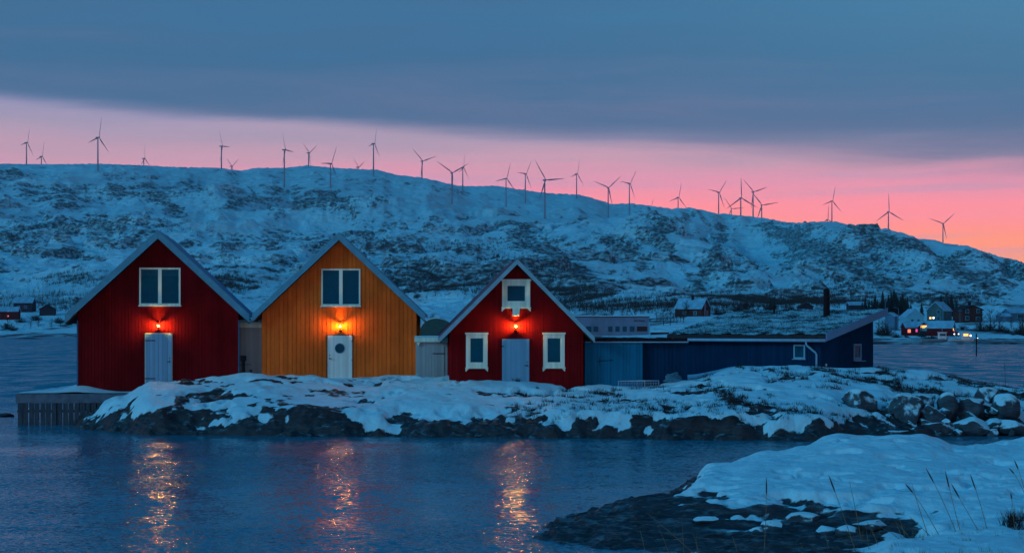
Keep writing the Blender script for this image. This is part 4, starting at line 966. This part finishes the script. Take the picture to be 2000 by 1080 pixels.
def make_turbine():
    t = thing('wind_turbine', 'wind turbine', 'wind turbine', (0, 0, 0), 0, 'wind turbines along the ridge')
    b = MB(); b.tube([(0, 0, -80), (0, 0, 0), (0, 0, HUBH - 2)], [2.6, 2.5, 1.55], 14); b.build('tower', 'turbine_paint', t, smooth=True)
    b = MB(); b.tube([(0, -3.2, HUBH), (0, -2.4, HUBH), (0, 6.5, HUBH + .2), (0, 7.2, HUBH + .2)], [1.4, 2.1, 2.1, 1.5], 10); b.build('nacelle', 'turbine_paint', t, smooth=True)
    b = MB(); b.tube([(0, 1.4, 0), (0, -.4, 0), (0, -1.8, 0), (0, -2.6, 0)], [1.7, 1.9, 1.3, .3], 12); rot = b.build('rotor', 'turbine_paint', t, smooth=True)
    rot.location = (0, -4.6, HUBH)
    for k_ in range(3):
        b = MB(); n_ = 12; o_ = []
        for i in range(n_ + 1):
            t_ = i / n_; z = 1.2 + t_ * (BL_ - 1.2); ch = np.interp(t_, [0, .05, .2, .5, .8, 1], [1.9, 2.0, 4.3, 2.9, 1.7, .35]); th_ = np.interp(t_, [0, .05, .2, 1], [1.9, 1.7, .9, .12])
            tw = R(np.interp(t_, [0, .2, 1], [20, 14, 0])); sec = []
            for a_ in range(8):
                an = 2 * math.pi * a_ / 8; cx_ = ch / 2 * math.cos(an) + ch * .12 * (t_ > .05); cy_ = th_ / 2 * math.sin(an) - 2.0 * t_ ** 2
                sec.append((cx_ * math.cos(tw) - cy_ * math.sin(tw), cx_ * math.sin(tw) + cy_ * math.cos(tw), z))
            o_ += sec
        fs = [(i * 8 + j, i * 8 + (j + 1) % 8, (i + 1) * 8 + (j + 1) % 8, (i + 1) * 8 + j) for i in range(n_) for j in range(8)] + [[n_ * 8 + j for j in range(8)]]
        b.add(o_, fs); bl = b.build('blade', 'turbine_paint', rot, smooth=True); bl.rotation_euler = (0, R(120 * k_), 0)
    return t
proto = make_turbine()
for i, (xb, xh, yh, Lp, ang, c_, lab) in enumerate(TB):
    t = proto if i == 0 else copy_tree(proto)
    D = F * BL_ / Lp; hub = P(xh, yh, D); psi = math.acos(min(1, c_))
    t.location = (hub.x - 4.6 * math.sin(psi), D, hub.z - HUBH); t.rotation_euler = (0, 0, psi + math.atan2(-hub.x, D) * 0)
    t['label'] = lab
    for ch in t.children:
        if ch.name.startswith('rotor'): ch.rotation_euler = (0, R(ang), 0)

# ------------------------------------------------------------------ buildings on the far shore
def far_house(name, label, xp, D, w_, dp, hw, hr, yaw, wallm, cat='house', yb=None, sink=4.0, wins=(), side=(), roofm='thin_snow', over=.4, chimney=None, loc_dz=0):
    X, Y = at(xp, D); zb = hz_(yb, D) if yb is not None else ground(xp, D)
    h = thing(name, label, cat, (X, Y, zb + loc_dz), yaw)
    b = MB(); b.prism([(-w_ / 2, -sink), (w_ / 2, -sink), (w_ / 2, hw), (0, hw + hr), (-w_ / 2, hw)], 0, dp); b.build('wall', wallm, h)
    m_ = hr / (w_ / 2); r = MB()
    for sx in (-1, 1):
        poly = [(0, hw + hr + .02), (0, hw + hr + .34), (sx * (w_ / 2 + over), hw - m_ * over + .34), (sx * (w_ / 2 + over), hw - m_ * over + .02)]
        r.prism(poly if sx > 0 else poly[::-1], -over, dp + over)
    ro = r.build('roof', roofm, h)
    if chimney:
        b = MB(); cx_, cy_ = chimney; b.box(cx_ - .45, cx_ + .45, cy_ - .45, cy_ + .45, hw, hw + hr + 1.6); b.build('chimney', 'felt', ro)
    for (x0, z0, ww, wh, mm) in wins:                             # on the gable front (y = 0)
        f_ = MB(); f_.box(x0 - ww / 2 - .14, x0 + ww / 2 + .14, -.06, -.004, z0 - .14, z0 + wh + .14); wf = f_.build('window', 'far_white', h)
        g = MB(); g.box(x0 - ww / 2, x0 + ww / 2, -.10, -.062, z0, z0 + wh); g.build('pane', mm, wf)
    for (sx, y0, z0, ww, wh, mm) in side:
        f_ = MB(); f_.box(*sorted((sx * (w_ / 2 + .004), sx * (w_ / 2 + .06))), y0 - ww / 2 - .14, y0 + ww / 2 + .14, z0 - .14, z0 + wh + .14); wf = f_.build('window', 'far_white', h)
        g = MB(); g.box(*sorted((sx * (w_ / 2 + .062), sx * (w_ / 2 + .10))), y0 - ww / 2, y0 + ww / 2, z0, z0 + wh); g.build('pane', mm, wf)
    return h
K = 'dark_glass'
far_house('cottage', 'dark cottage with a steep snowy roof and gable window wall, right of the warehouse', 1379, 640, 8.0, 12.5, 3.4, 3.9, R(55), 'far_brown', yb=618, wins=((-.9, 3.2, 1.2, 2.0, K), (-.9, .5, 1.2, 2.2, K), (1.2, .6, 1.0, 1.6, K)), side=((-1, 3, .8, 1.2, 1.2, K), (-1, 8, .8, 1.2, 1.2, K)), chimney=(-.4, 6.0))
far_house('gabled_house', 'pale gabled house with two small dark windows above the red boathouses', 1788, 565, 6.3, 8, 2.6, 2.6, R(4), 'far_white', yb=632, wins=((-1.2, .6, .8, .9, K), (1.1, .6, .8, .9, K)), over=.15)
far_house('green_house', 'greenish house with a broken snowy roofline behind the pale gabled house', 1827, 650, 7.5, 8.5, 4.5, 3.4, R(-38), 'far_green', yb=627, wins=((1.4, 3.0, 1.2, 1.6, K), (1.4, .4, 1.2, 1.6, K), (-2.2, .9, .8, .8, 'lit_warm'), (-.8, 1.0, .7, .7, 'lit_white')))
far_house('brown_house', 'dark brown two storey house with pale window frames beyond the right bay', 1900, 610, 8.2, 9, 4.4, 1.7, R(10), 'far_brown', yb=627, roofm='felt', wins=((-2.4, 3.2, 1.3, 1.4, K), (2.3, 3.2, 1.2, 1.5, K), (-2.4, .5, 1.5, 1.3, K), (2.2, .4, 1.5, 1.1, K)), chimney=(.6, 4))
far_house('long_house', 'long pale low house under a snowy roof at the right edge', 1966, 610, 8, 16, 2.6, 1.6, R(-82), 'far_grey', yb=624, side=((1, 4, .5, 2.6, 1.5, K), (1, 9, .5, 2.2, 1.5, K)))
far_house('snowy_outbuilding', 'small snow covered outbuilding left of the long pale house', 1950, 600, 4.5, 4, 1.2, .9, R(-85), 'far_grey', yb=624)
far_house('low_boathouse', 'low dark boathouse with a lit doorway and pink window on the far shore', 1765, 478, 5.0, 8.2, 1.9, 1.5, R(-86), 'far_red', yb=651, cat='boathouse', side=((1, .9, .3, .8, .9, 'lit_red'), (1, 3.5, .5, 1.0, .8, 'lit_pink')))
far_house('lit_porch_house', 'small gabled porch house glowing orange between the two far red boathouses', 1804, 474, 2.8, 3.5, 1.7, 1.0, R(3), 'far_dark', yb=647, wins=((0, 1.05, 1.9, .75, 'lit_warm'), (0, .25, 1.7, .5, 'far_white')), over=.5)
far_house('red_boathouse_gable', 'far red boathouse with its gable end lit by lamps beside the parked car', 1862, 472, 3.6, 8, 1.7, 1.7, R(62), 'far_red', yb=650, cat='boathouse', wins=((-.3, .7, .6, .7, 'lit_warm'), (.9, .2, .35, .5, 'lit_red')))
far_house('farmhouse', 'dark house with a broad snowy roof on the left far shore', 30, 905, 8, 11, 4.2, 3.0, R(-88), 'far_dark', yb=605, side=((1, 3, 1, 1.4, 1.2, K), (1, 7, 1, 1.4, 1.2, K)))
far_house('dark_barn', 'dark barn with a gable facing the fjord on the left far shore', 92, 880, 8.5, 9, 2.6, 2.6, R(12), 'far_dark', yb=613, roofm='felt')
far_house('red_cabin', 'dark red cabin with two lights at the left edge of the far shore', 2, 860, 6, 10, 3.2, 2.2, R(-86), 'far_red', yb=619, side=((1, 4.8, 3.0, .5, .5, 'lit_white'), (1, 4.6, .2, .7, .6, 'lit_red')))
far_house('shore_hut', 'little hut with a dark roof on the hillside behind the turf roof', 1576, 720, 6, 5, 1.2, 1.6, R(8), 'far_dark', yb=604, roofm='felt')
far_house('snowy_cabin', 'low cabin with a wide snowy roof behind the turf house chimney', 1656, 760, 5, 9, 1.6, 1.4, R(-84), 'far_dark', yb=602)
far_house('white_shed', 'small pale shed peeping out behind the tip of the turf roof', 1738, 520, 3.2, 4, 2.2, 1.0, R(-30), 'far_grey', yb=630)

wh = thing('warehouse', 'long pale grey waterfront warehouse with a row of dark windows and black lettering', 'warehouse', P(1268, 659, 520), R(0))
q = 520 / F
b = MB(); b.box(-30, 0, 0, 14, -3, 40 * q); b.build('wall', 'warehouse_wall', wh)
b = MB(); b.box(-30.2, .2, -.25, 14.2, 40 * q + .004, 40 * q + .18); ro = b.build('roof', 'far_dark', wh)
b = MB(); b.box(-30.1, .1, -.15, 14.1, 40 * q + .184, 40 * q + .50); b.build('snow', 'snow', ro, bevel=.1)
for xa, xb in ((1145, 1155), (1159, 1168), (1188, 1196), (1202, 1210), (1216, 1224), (1230, 1239)):
    f_ = MB(); f_.box((xa - 1268) * q - .06, (xb - 1268) * q + .06, -.05, -.004, 11 * q, 22 * q); wf = f_.build('window', 'far_grey', wh)
    g = MB(); g.box((xa - 1268) * q, (xb - 1268) * q, -.08, -.052, 11.5 * q, 21.5 * q); g.build('pane', K, wf)
b = MB(); b.box(-24 * q, -4 * q, -.06, -.004, 12 * q, 21.5 * q); b.build('shutter', 'far_brown', wh)
b = MB(); b.tube([(.0, -.2, 0), (.0, -.2, 30 * q)], .22, 6); b.build('downpipe', 'far_white', wh)
tc = bpy.data.curves.new('lettering', 'FONT'); tc.body = 'Salen Brenna'; tc.size = 1.05; tc.extrude = .03
to = bpy.data.objects.new('lettering', tc); COL.objects.link(to); to.parent = wh; to.location = (-30 * q, -.04, 31 * q); to.rotation_euler = (R(90), 0, 0)
dg = bpy.context.evaluated_depsgraph_get(); me = bpy.data.meshes.new_from_object(to.evaluated_get(dg)); bpy.data.objects.remove(to)
to = bpy.data.objects.new('lettering', me); COL.objects.link(to); to.parent = wh; to.location = (-30 * q, -.04, 31 * q); to.rotation_euler = (R(90), 0, 0)
wx_ = max(v.co.x for v in me.vertices); to.scale = (21 * q / wx_, 1, 1); me.materials.clear(); me.materials.append(MATS['letter'])

gh = thing('domed_hall', 'dark green round topped hall glimpsed between the orange and small red boathouses', 'hall', P(853, 657, 455), 0)
q = 455 / F * .88; k = 20
b = MB(); pr_ = [(38 * q * math.cos(math.pi * i / k), 39 * q * math.sin(math.pi * i / k) ** .8) for i in range(k + 1)]
b.prism([(38 * q, -3)] + pr_ + [(-38 * q, -3)], 0, 14); b.build('shell', 'green_tarp', gh, smooth=False)
b = MB(); pr2 = [((38 * q + .12) * math.cos(math.pi * i / k), (39 * q + .12) * math.sin(math.pi * i / k) ** .8) for i in range(9, k + 1)]
pr3 = [((38 * q + .5) * math.cos(math.pi * i / k), (39 * q + .45) * math.sin(math.pi * i / k) ** .8) for i in range(9, k + 1)]
b.prism(pr3 + pr2[::-1], .3, 14.2); b.build('snow', 'snow', gh)

# boats, car, poles
def boat(label, x, y, D, L, hullm, cab, lit=False, rz=0.0):
    b_ = thing('fishing_boat', label, 'boat', P(x, y, D), rz, None)
    xs_ = np.linspace(-L / 2, L / 2, 13); vs = []
    for xx in xs_:
        t_ = (xx + L / 2) / L; bw = L * .15 * np.interp(t_, [0, .1, .5, .8, 1], [.75, .92, 1, .75, .04]); sh_ = L * .10 * (1 + .55 * t_ ** 2.5)
        vs += [(xx, -bw, sh_), (xx, -bw * .85, sh_ * .4), (xx, -bw * .3, -.35), (xx, bw * .3, -.35), (xx, bw * .85, sh_ * .4), (xx, bw, sh_)]
    fs = [(i * 6 + j, (i + 1) * 6 + j, (i + 1) * 6 + j + 1, i * 6 + j + 1) for i in range(12) for j in range(5)] + [(i * 6 + 5, (i + 1) * 6 + 5, (i + 1) * 6, i * 6) for i in range(12)] + [tuple(range(6))]
    m_ = MB(); m_.add(vs, fs); m_.build('hull', hullm, b_)
    m_ = MB(); x0, x1 = cab; m_.box(x0, x1, -L * .09, L * .09, L * .1, L * .1 + 1.9); m_.box(x0 - .15, x1 + .25, -L * .10, L * .10, L * .1 + 1.903, L * .1 + 2.05); c_ = m_.build('cabin', 'boat_white', b_)
    m_ = MB(); m_.box(x0 + .2, x1 - .2, -L * .09 - .03, -L * .09 - .004, L * .1 + 1.0, L * .1 + 1.6); m_.build('cabin_window', 'lit_warm' if lit else K, c_)
    m_ = MB(); m_.tube([((x0 + x1) / 2, 0, L * .1 + 2), ((x0 + x1) / 2, 0, L * .1 + 4.2)], .06, 5); m_.build('mast', 'far_white', b_)
    if lit:
        m_ = MB(); m_.lathe([(0, -.22), (.18, -.12), (.2, .1), (0, .2)], (L * .36, -.5, L * .1 + 1.1), 8); m_.build('deck_lamp', 'lit_warm2', b_)
        m_ = MB(); m_.tube([(L * .36, -.5, L * .1), (L * .36, -.5, L * .1 + 1.0)], .04, 5); m_.build('lamp_post', 'far_white', b_)
    return b_
emit('lit_warm2', (1.0, .50, .16), 14.0); emit('headlight', (1.0, .93, .82), 5.0)
boat('blue grey fishing boat with a small cabin drawn up on the far shore', 1826, 668, 428, 7.5, 'boat_hull', (1.0, 3.0))
boat('pale fishing boat lit by a warm deck lamp on the far shore', 1877, 668, 426, 7.0, 'boat_white', (.3, 2.0), True)
cr_ = thing('parked_car', 'dark car with both headlights on beside the far red boathouse', 'car', P(1868, 657, 455), R(-4))
b = MB(); b.prism([(-.9, .3), (.9, .3), (.92, .85), (.75, 1.0), (.62, 1.48), (-.62, 1.48), (-.75, 1.0), (-.92, .85)], 0, 4.2); b.build('body', 'far_dark', cr_, bevel=.06)
b = MB(); b.prism([(-.72, 1.02), (.72, 1.02), (.6, 1.42), (-.6, 1.42)], -.02, .02); b.build('windscreen', K, cr_)
for sx in (-1, 1):
    b = MB(); b.tube([(sx * .62, -.06, .72), (sx * .62, .05, .72)], .16, 10); b.build('headlight', 'headlight', cr_)
    for yy in (.8, 3.3):
        b = MB(); b.tube([(sx * .72, yy, .32), (sx * .93, yy, .32)], .33, 12); b.build('wheel', 'felt', cr_)
def pole(label, x, y0, y1, D, r=.11, arm=False, mat='far_grey', name='utility_pole', cat='pole', lamp=False):
    p_ = P(x, y1, D); gz_ = min(ground(x, D), p_.z - 1); t = thing(name, label, cat, (p_.x, p_.y, gz_ - .5))
    hh = hz_(y0, D) - gz_ + .5
    b = MB(); b.tube([(0, 0, 0), (0, 0, hh)], [r * 1.2, r * .8], 6); b.build('post', mat, t)
    if arm: b = MB(); b.box(-.9, .9, -.06, .06, hh - .6, hh - .45); b.build('crossarm', mat, t)
    if lamp:
        b = MB(); b.tube([(0, 0, hh), (-1.0, -.1, hh + .25)], .05, 5); b.box(-1.6, -.95, -.22, .02, hh + .16, hh + .3); b.build('lamp_head', mat, t)
        if lamp == 'lit': b = MB(); b.box(-1.55, -1.0, -.2, 0, hh + .08, hh + .156); b.build('lamp_lens', 'headlight', t)
pole('pale flagpole behind the tip of the turf roof', 1729, 588, 608, 560, .10, name='flagpole')
pole('street lamp post in front of the dark spruces', 1755, 602, 640, 520, .09, lamp=True, name='street_lamp', cat='street lamp')
pole('tall pale pole between the greenish and the brown house', 1841, 596, 632, 560, .10)
pole('utility pole with a crossarm left of the brown house', 1875, 604, 630, 590, .09, arm=True)
pole('dark post on the snowy bank right of the far boats', 1925, 636, 653, 500, .09, mat='bark')
pole('low lit lamp post beside the far lit boat', 1917, 661, 667, 432, .07, lamp='lit', name='street_lamp', cat='street lamp')
vb = thing('covered_boat', 'small boat under a pale snowy cover beside the warehouse end', 'boat', P(1289, 655, 500), R(10))
b = MB(); xs_ = np.linspace(-3, 3, 9); vs = []
for xx in xs_:
    bw = 1.1 * (1 - (max(0, xx) / 3.05) ** 2.2); vs += [(xx, -bw, 1.0), (xx, -bw * .5, 0), (xx, bw * .5, 0), (xx, bw, 1.0)]
b.add(vs, [(i * 4 + j, (i + 1) * 4 + j, (i + 1) * 4 + (j + 1) % 4, i * 4 + (j + 1) % 4) for i in range(8) for j in range(4)] + [(0, 1, 2, 3)]); b.build('hull', 'far_dark', vb)
b = MB(); vs = []
for xx in xs_:
    bw = 1.15 * (1 - (max(0, xx) / 3.1) ** 2.2); vs += [(xx, -bw, 1.01), (xx, 0, 1.75 - .06 * xx * xx), (xx, bw, 1.01)]
b.add(vs, [(i * 3 + j, (i + 1) * 3 + j, (i + 1) * 3 + (j + 1) % 3, i * 3 + (j + 1) % 3) for i in range(8) for j in range(3)] + [(0, 1, 2)]); b.build('cover', 'snow', vb)

# low rocks awash
def awash(label, x, y, D, rx, ry, hh, seed):
    o = boulder(rx, ry, hh, seed); o.data.materials.clear(); o.data.materials.append(MATS['tarred']); o.name = 'skerry_rock'; o.location = P(x, y, D); o.location.z = -hh * .25
    tag(o, label, 'rock')
awash('low dark reef awash in the left bay below the far shore', 55, 661, 620, 10, 5, 1.0, 71)
awash('flat black rock at the water line left of the pier', -8, 812, 78, 1.3, .8, .30, 75)

# ------------------------------------------------------------------ trees
def spruce(label, x, D, hh, seed, yb=None):
    X, Y = at(x, D); zb = ground(x, D) if yb is None else hz_(yb, D); rng = random.Random(seed)
    t = thing('spruce_tree', label, 'spruce', (X, Y, zb - .5), 0, 'spruces behind the far houses')
    b = MB(); b.tube([(0, 0, 0), (0, 0, hh * .97)], [.22, .03], 6); b.build('trunk', 'bark', t)
    b = MB(); lay = int(hh * 2.6)
    for i in range(lay):
        z = hh * (.08 + .92 * i / lay); rad = hh * .27 * (1 - i / lay) ** .8 + .12
        for k_ in range(11):
            a_ = rng.uniform(0, 6.28); r_ = rad * rng.uniform(.55, 1.15); wd = .30 * r_ + .1; dz = -.35 * r_
            c_, s_ = math.cos(a_), math.sin(a_)
            b.add([(0, 0, z + .35), (c_ * r_ * .6 - s_ * wd, s_ * r_ * .6 + c_ * wd, z + dz * .5), (c_ * r_, s_ * r_, z + dz), (c_ * r_ * .6 + s_ * wd, s_ * r_ * .6 - c_ * wd, z + dz * .5)], [(0, 1, 2, 3)])
    b.build('crown', 'spruce', t)
SPR = [(1684, 6), (1697, 8), (1709, 9.5), (1718, 8.5), (1730, 9), (1741, 10.5), (1750, 12.5), (1759, 9.5), (1768, 10), (1846, 8.5), (1690, 7.5), (1703, 9), (1714, 8), (1724, 10.5), (1735, 11), (1746, 12), (1754, 10), (1763, 11.5), (1772, 9), (1779, 7), (1838, 10), (1851, 9), (1858, 11), (1868, 8), (1800, 7.5), (1505, 6.5), (1512, 8)]
for i, (x, hh) in enumerate(SPR):
    spruce('dark pointed spruce in the stand behind the far houses', x, 700 + (i * 37) % 60, hh * 1.05, 500 + i, None)

def birch_mesh(hh, seed):
    rng = random.Random(seed); tr = MB(); cr_ = MB()
    tr.tube([(0, 0, 0), (rng.uniform(-.2, .2), 0, hh * .5), (rng.uniform(-.4, .4), 0, hh)], [.13, .09, .02], 5)
    for k_ in range(26):
        z0 = hh * rng.uniform(.18, .85); a_ = rng.uniform(0, 6.28); ln = hh * rng.uniform(.22, .42) * (1.1 - z0 / hh * .6); el = rng.uniform(.6, 1.2)
        d_ = Vector((math.cos(a_) * math.cos(el), math.sin(a_) * math.cos(el), math.sin(el))); p0 = Vector((0, 0, z0)); p1 = p0 + d_ * ln
        cr_.tube([p0, p1], [.045, .015], 3, False)
        for q_ in range(5):
            t_ = rng.uniform(.3, 1); p2 = p0 + d_ * ln * t_; d2 = (d_ + Vector((rng.gauss(0, .5), rng.gauss(0, .5), rng.gauss(.2, .3)))).normalized(); cr_.tube([p2, p2 + d2 * ln * .4], [.025, .008], 3, False)
    return tr, cr_
BIR = [birch_mesh(6.5, 800 + i) for i in range(4)]
bproto = []
for i, (tr, cr_) in enumerate(BIR):
    t = thing('bare_birch', 'bare birch standing near the far shore', 'birch', (0, 0, 0), 0, 'bare birches near the far shore'); tr.build('trunk', 'bark', t); cr_.build('crown', 'twig', t); bproto.append(t)
BP = [(1296, 590), (1303, 600), (1309, 585), (1316, 600), (1322, 590), (1329, 605), (1335, 598), (1283, 620), (1290, 610), (1340, 640), (1215, 640), (1195, 660), (1240, 650), (1160, 640), (1400, 690), (1412, 700), (1455, 740), (1470, 750), (1482, 730), (1494, 745),
      (1520, 760), (1535, 750), (1550, 760), (1800, 455), (1722, 470), (1715, 480), (1728, 475), (1915, 520), (1935, 525), (1942, 540), (1953, 530), (1907, 510), (1993, 470), (1998, 465), (2003, 470), (1975, 520), (60, 800), (75, 810), (100, 800), (118, 805), (140, 830), (15, 820), (32, 830), (128, 900), (150, 960), (20, 960), (840, 600), (846, 620), (1420, 640), (1433, 650)]
used = set()
for i, (x, D) in enumerate(BP):
    k_ = i % 4; t = bproto[k_] if k_ not in used else copy_tree(bproto[k_]); used.add(k_)
    X, Y = at(x, D); sc = random.uniform(.65, 1.15); t.location = (X, Y, ground(x, D) - .4); t.rotation_euler = (0, 0, random.uniform(0, 6)); t.scale = (sc * random.uniform(1, 1.3),) * 2 + (sc,)
    t['label'] = 'bare birch standing near the far shore'

def bush_mesh(seed):
    rng = random.Random(seed); b = MB()
    for _ in range(90):
        a_ = rng.uniform(0, 6.28); el = rng.uniform(.25, 1.5); ln = rng.uniform(1.2, 2.7)
        d_ = Vector((math.cos(a_) * math.cos(el), math.sin(a_) * math.cos(el), math.sin(el))); p0 = Vector((rng.gauss(0, .35), rng.gauss(0, .35), 0)); p1 = p0 + d_ * ln
        b.tube([p0, p1], [.05, .02], 3, False)
        for q_ in range(3):
            d2 = (d_ + Vector((rng.gauss(0, .4), rng.gauss(0, .4), rng.gauss(.1, .3)))).normalized(); p2 = p0 + d_ * ln * rng.uniform(.4, .9); b.tube([p2, p2 + d2 * ln * .4], [.035, .012], 3, False)
    return b
bushes = []
for i in range(3):
    o = bush_mesh(900 + i).build('bare_bush', 'twig'); tag(o, 'dark leafless bush on the snowy far shore', 'bush', 'leafless bushes on the far shore'); bushes.append(o)
BU = [(1730, 475, 1.5), (1720, 480, 1.0), (1800, 458, .8), (1915, 505, 1.1), (1935, 510, 1.3), (1955, 500, 1.2), (1968, 490, .7), (1990, 468, 1.3), (1999, 460, 1.6), (1150, 600, 1.3), (1160, 620, 1.0), (1185, 650, 1.5), (1205, 600, 1.6), (1225, 640, 1.3), (1242, 590, 1.2), (1262, 620, 1.0), (1135, 640, 1.2),
      (1400, 660, 1.5), (1415, 665, 1.2), (1440, 700, 1.4), (1457, 720, 1.8), (1475, 700, 1.3), (1500, 730, 1.8), (1530, 700, 1.2), (1545, 720, 1.4), (1600, 730, 1.5), (1630, 740, 1.2), (40, 840, 1.4), (70, 850, 1.7), (115, 830, 1.6), (135, 820, 1.2), (15, 800, 1.6), (25, 790, 1.2), (150, 850, 1.6), (1880, 520, .9), (1860, 500, .7), (1770, 452, .6), (1750, 456, .7), (1820, 452, .6)]
for i, (x, D, sc) in enumerate(BU):
    o = bushes[i] if i < 3 else bushes[i % 3].copy()
    if i >= 3: COL.objects.link(o)
    X, Y = at(x, D); o.location = (X, Y, ground(x, D) - .2); o.scale = (sc, sc, sc * random.uniform(.7, 1.0)); o.rotation_euler = (0, 0, random.uniform(0, 6))

# birch scrub that covers the lower slopes: one far mass of thin bare stems
rng = np.random.default_rng(12)
prob = np.clip(wood * 1.2 - .12, 0, 1) * ((DD > 520) & (DD < 3400)) * (ZZ > 3)
prob = prob * (vnoise(WX / 60, DD / 90, 88) * 1.3 + .15) * (slope < 1.6)
area = np.abs(dDr * dXr); wgt = (prob * area * np.minimum(1, (900 / DD) ** .9)).ravel(); wgt /= wgt.sum()
NT_ = 42000; pick = rng.choice(wgt.size, NT_, p=wgt)
px = WX.ravel()[pick] + rng.uniform(-3, 3, NT_); py = DD.ravel()[pick] + rng.uniform(-4, 4, NT_); pz = ZZ.ravel()[pick]
nb = 5; V = np.zeros((NT_, nb, 3, 3), np.float32)
for k_ in range(nb):
    hh = rng.uniform(1.4, 4.4, NT_); ax = rng.normal(0, .22, NT_) * hh; wv = .03 + .00006 * py * rng.uniform(.7, 1.3, NT_); x0 = px + rng.normal(0, .7, NT_); y0 = py + rng.normal(0, .8, NT_)
    V[:, k_, 0] = np.stack([x0 - wv, y0, pz - .6], -1); V[:, k_, 1] = np.stack([x0 + wv, y0, pz - .6], -1); V[:, k_, 2] = np.stack([x0 + ax, y0, pz + hh], -1)
me = bpy.data.meshes.new('birch_scrub'); co = V.reshape(-1, 3); nt = NT_ * nb
me.vertices.add(len(co)); me.vertices.foreach_set('co', co.ravel()); me.loops.add(nt * 3); me.loops.foreach_set('vertex_index', np.arange(nt * 3, dtype=np.int32))
me.polygons.add(nt); me.polygons.foreach_set('loop_start', np.arange(0, nt * 3, 3, dtype=np.int32)); me.polygons.foreach_set('loop_total', np.full(nt, 3, dtype=np.int32)); me.update(calc_edges=True)
me.materials.append(MATS['twig']); o = bpy.data.objects.new('birch_scrub', me); COL.objects.link(o)
tag(o, 'bare birch scrub spread over the lower mountain slopes', 'birch scrub', kind='stuff')

# ------------------------------------------------------------------ haze over the fjord
m, n = material('haze')
vol = n('ShaderNodeVolumePrincipled', i_Color=(.30, .78, .98, 1), i_Density=.000045, i_Anisotropy=0.0)
n('ShaderNodeOutputMaterial', i_Volume=vol)
mb = MB(); mb.box(-4200, 4200, -60, 7700, -5, 900); o = mb.build('haze', 'haze'); o['kind'] = 'stuff'; o['label'] = 'thin blue evening haze over the fjord'; o['category'] = 'haze'
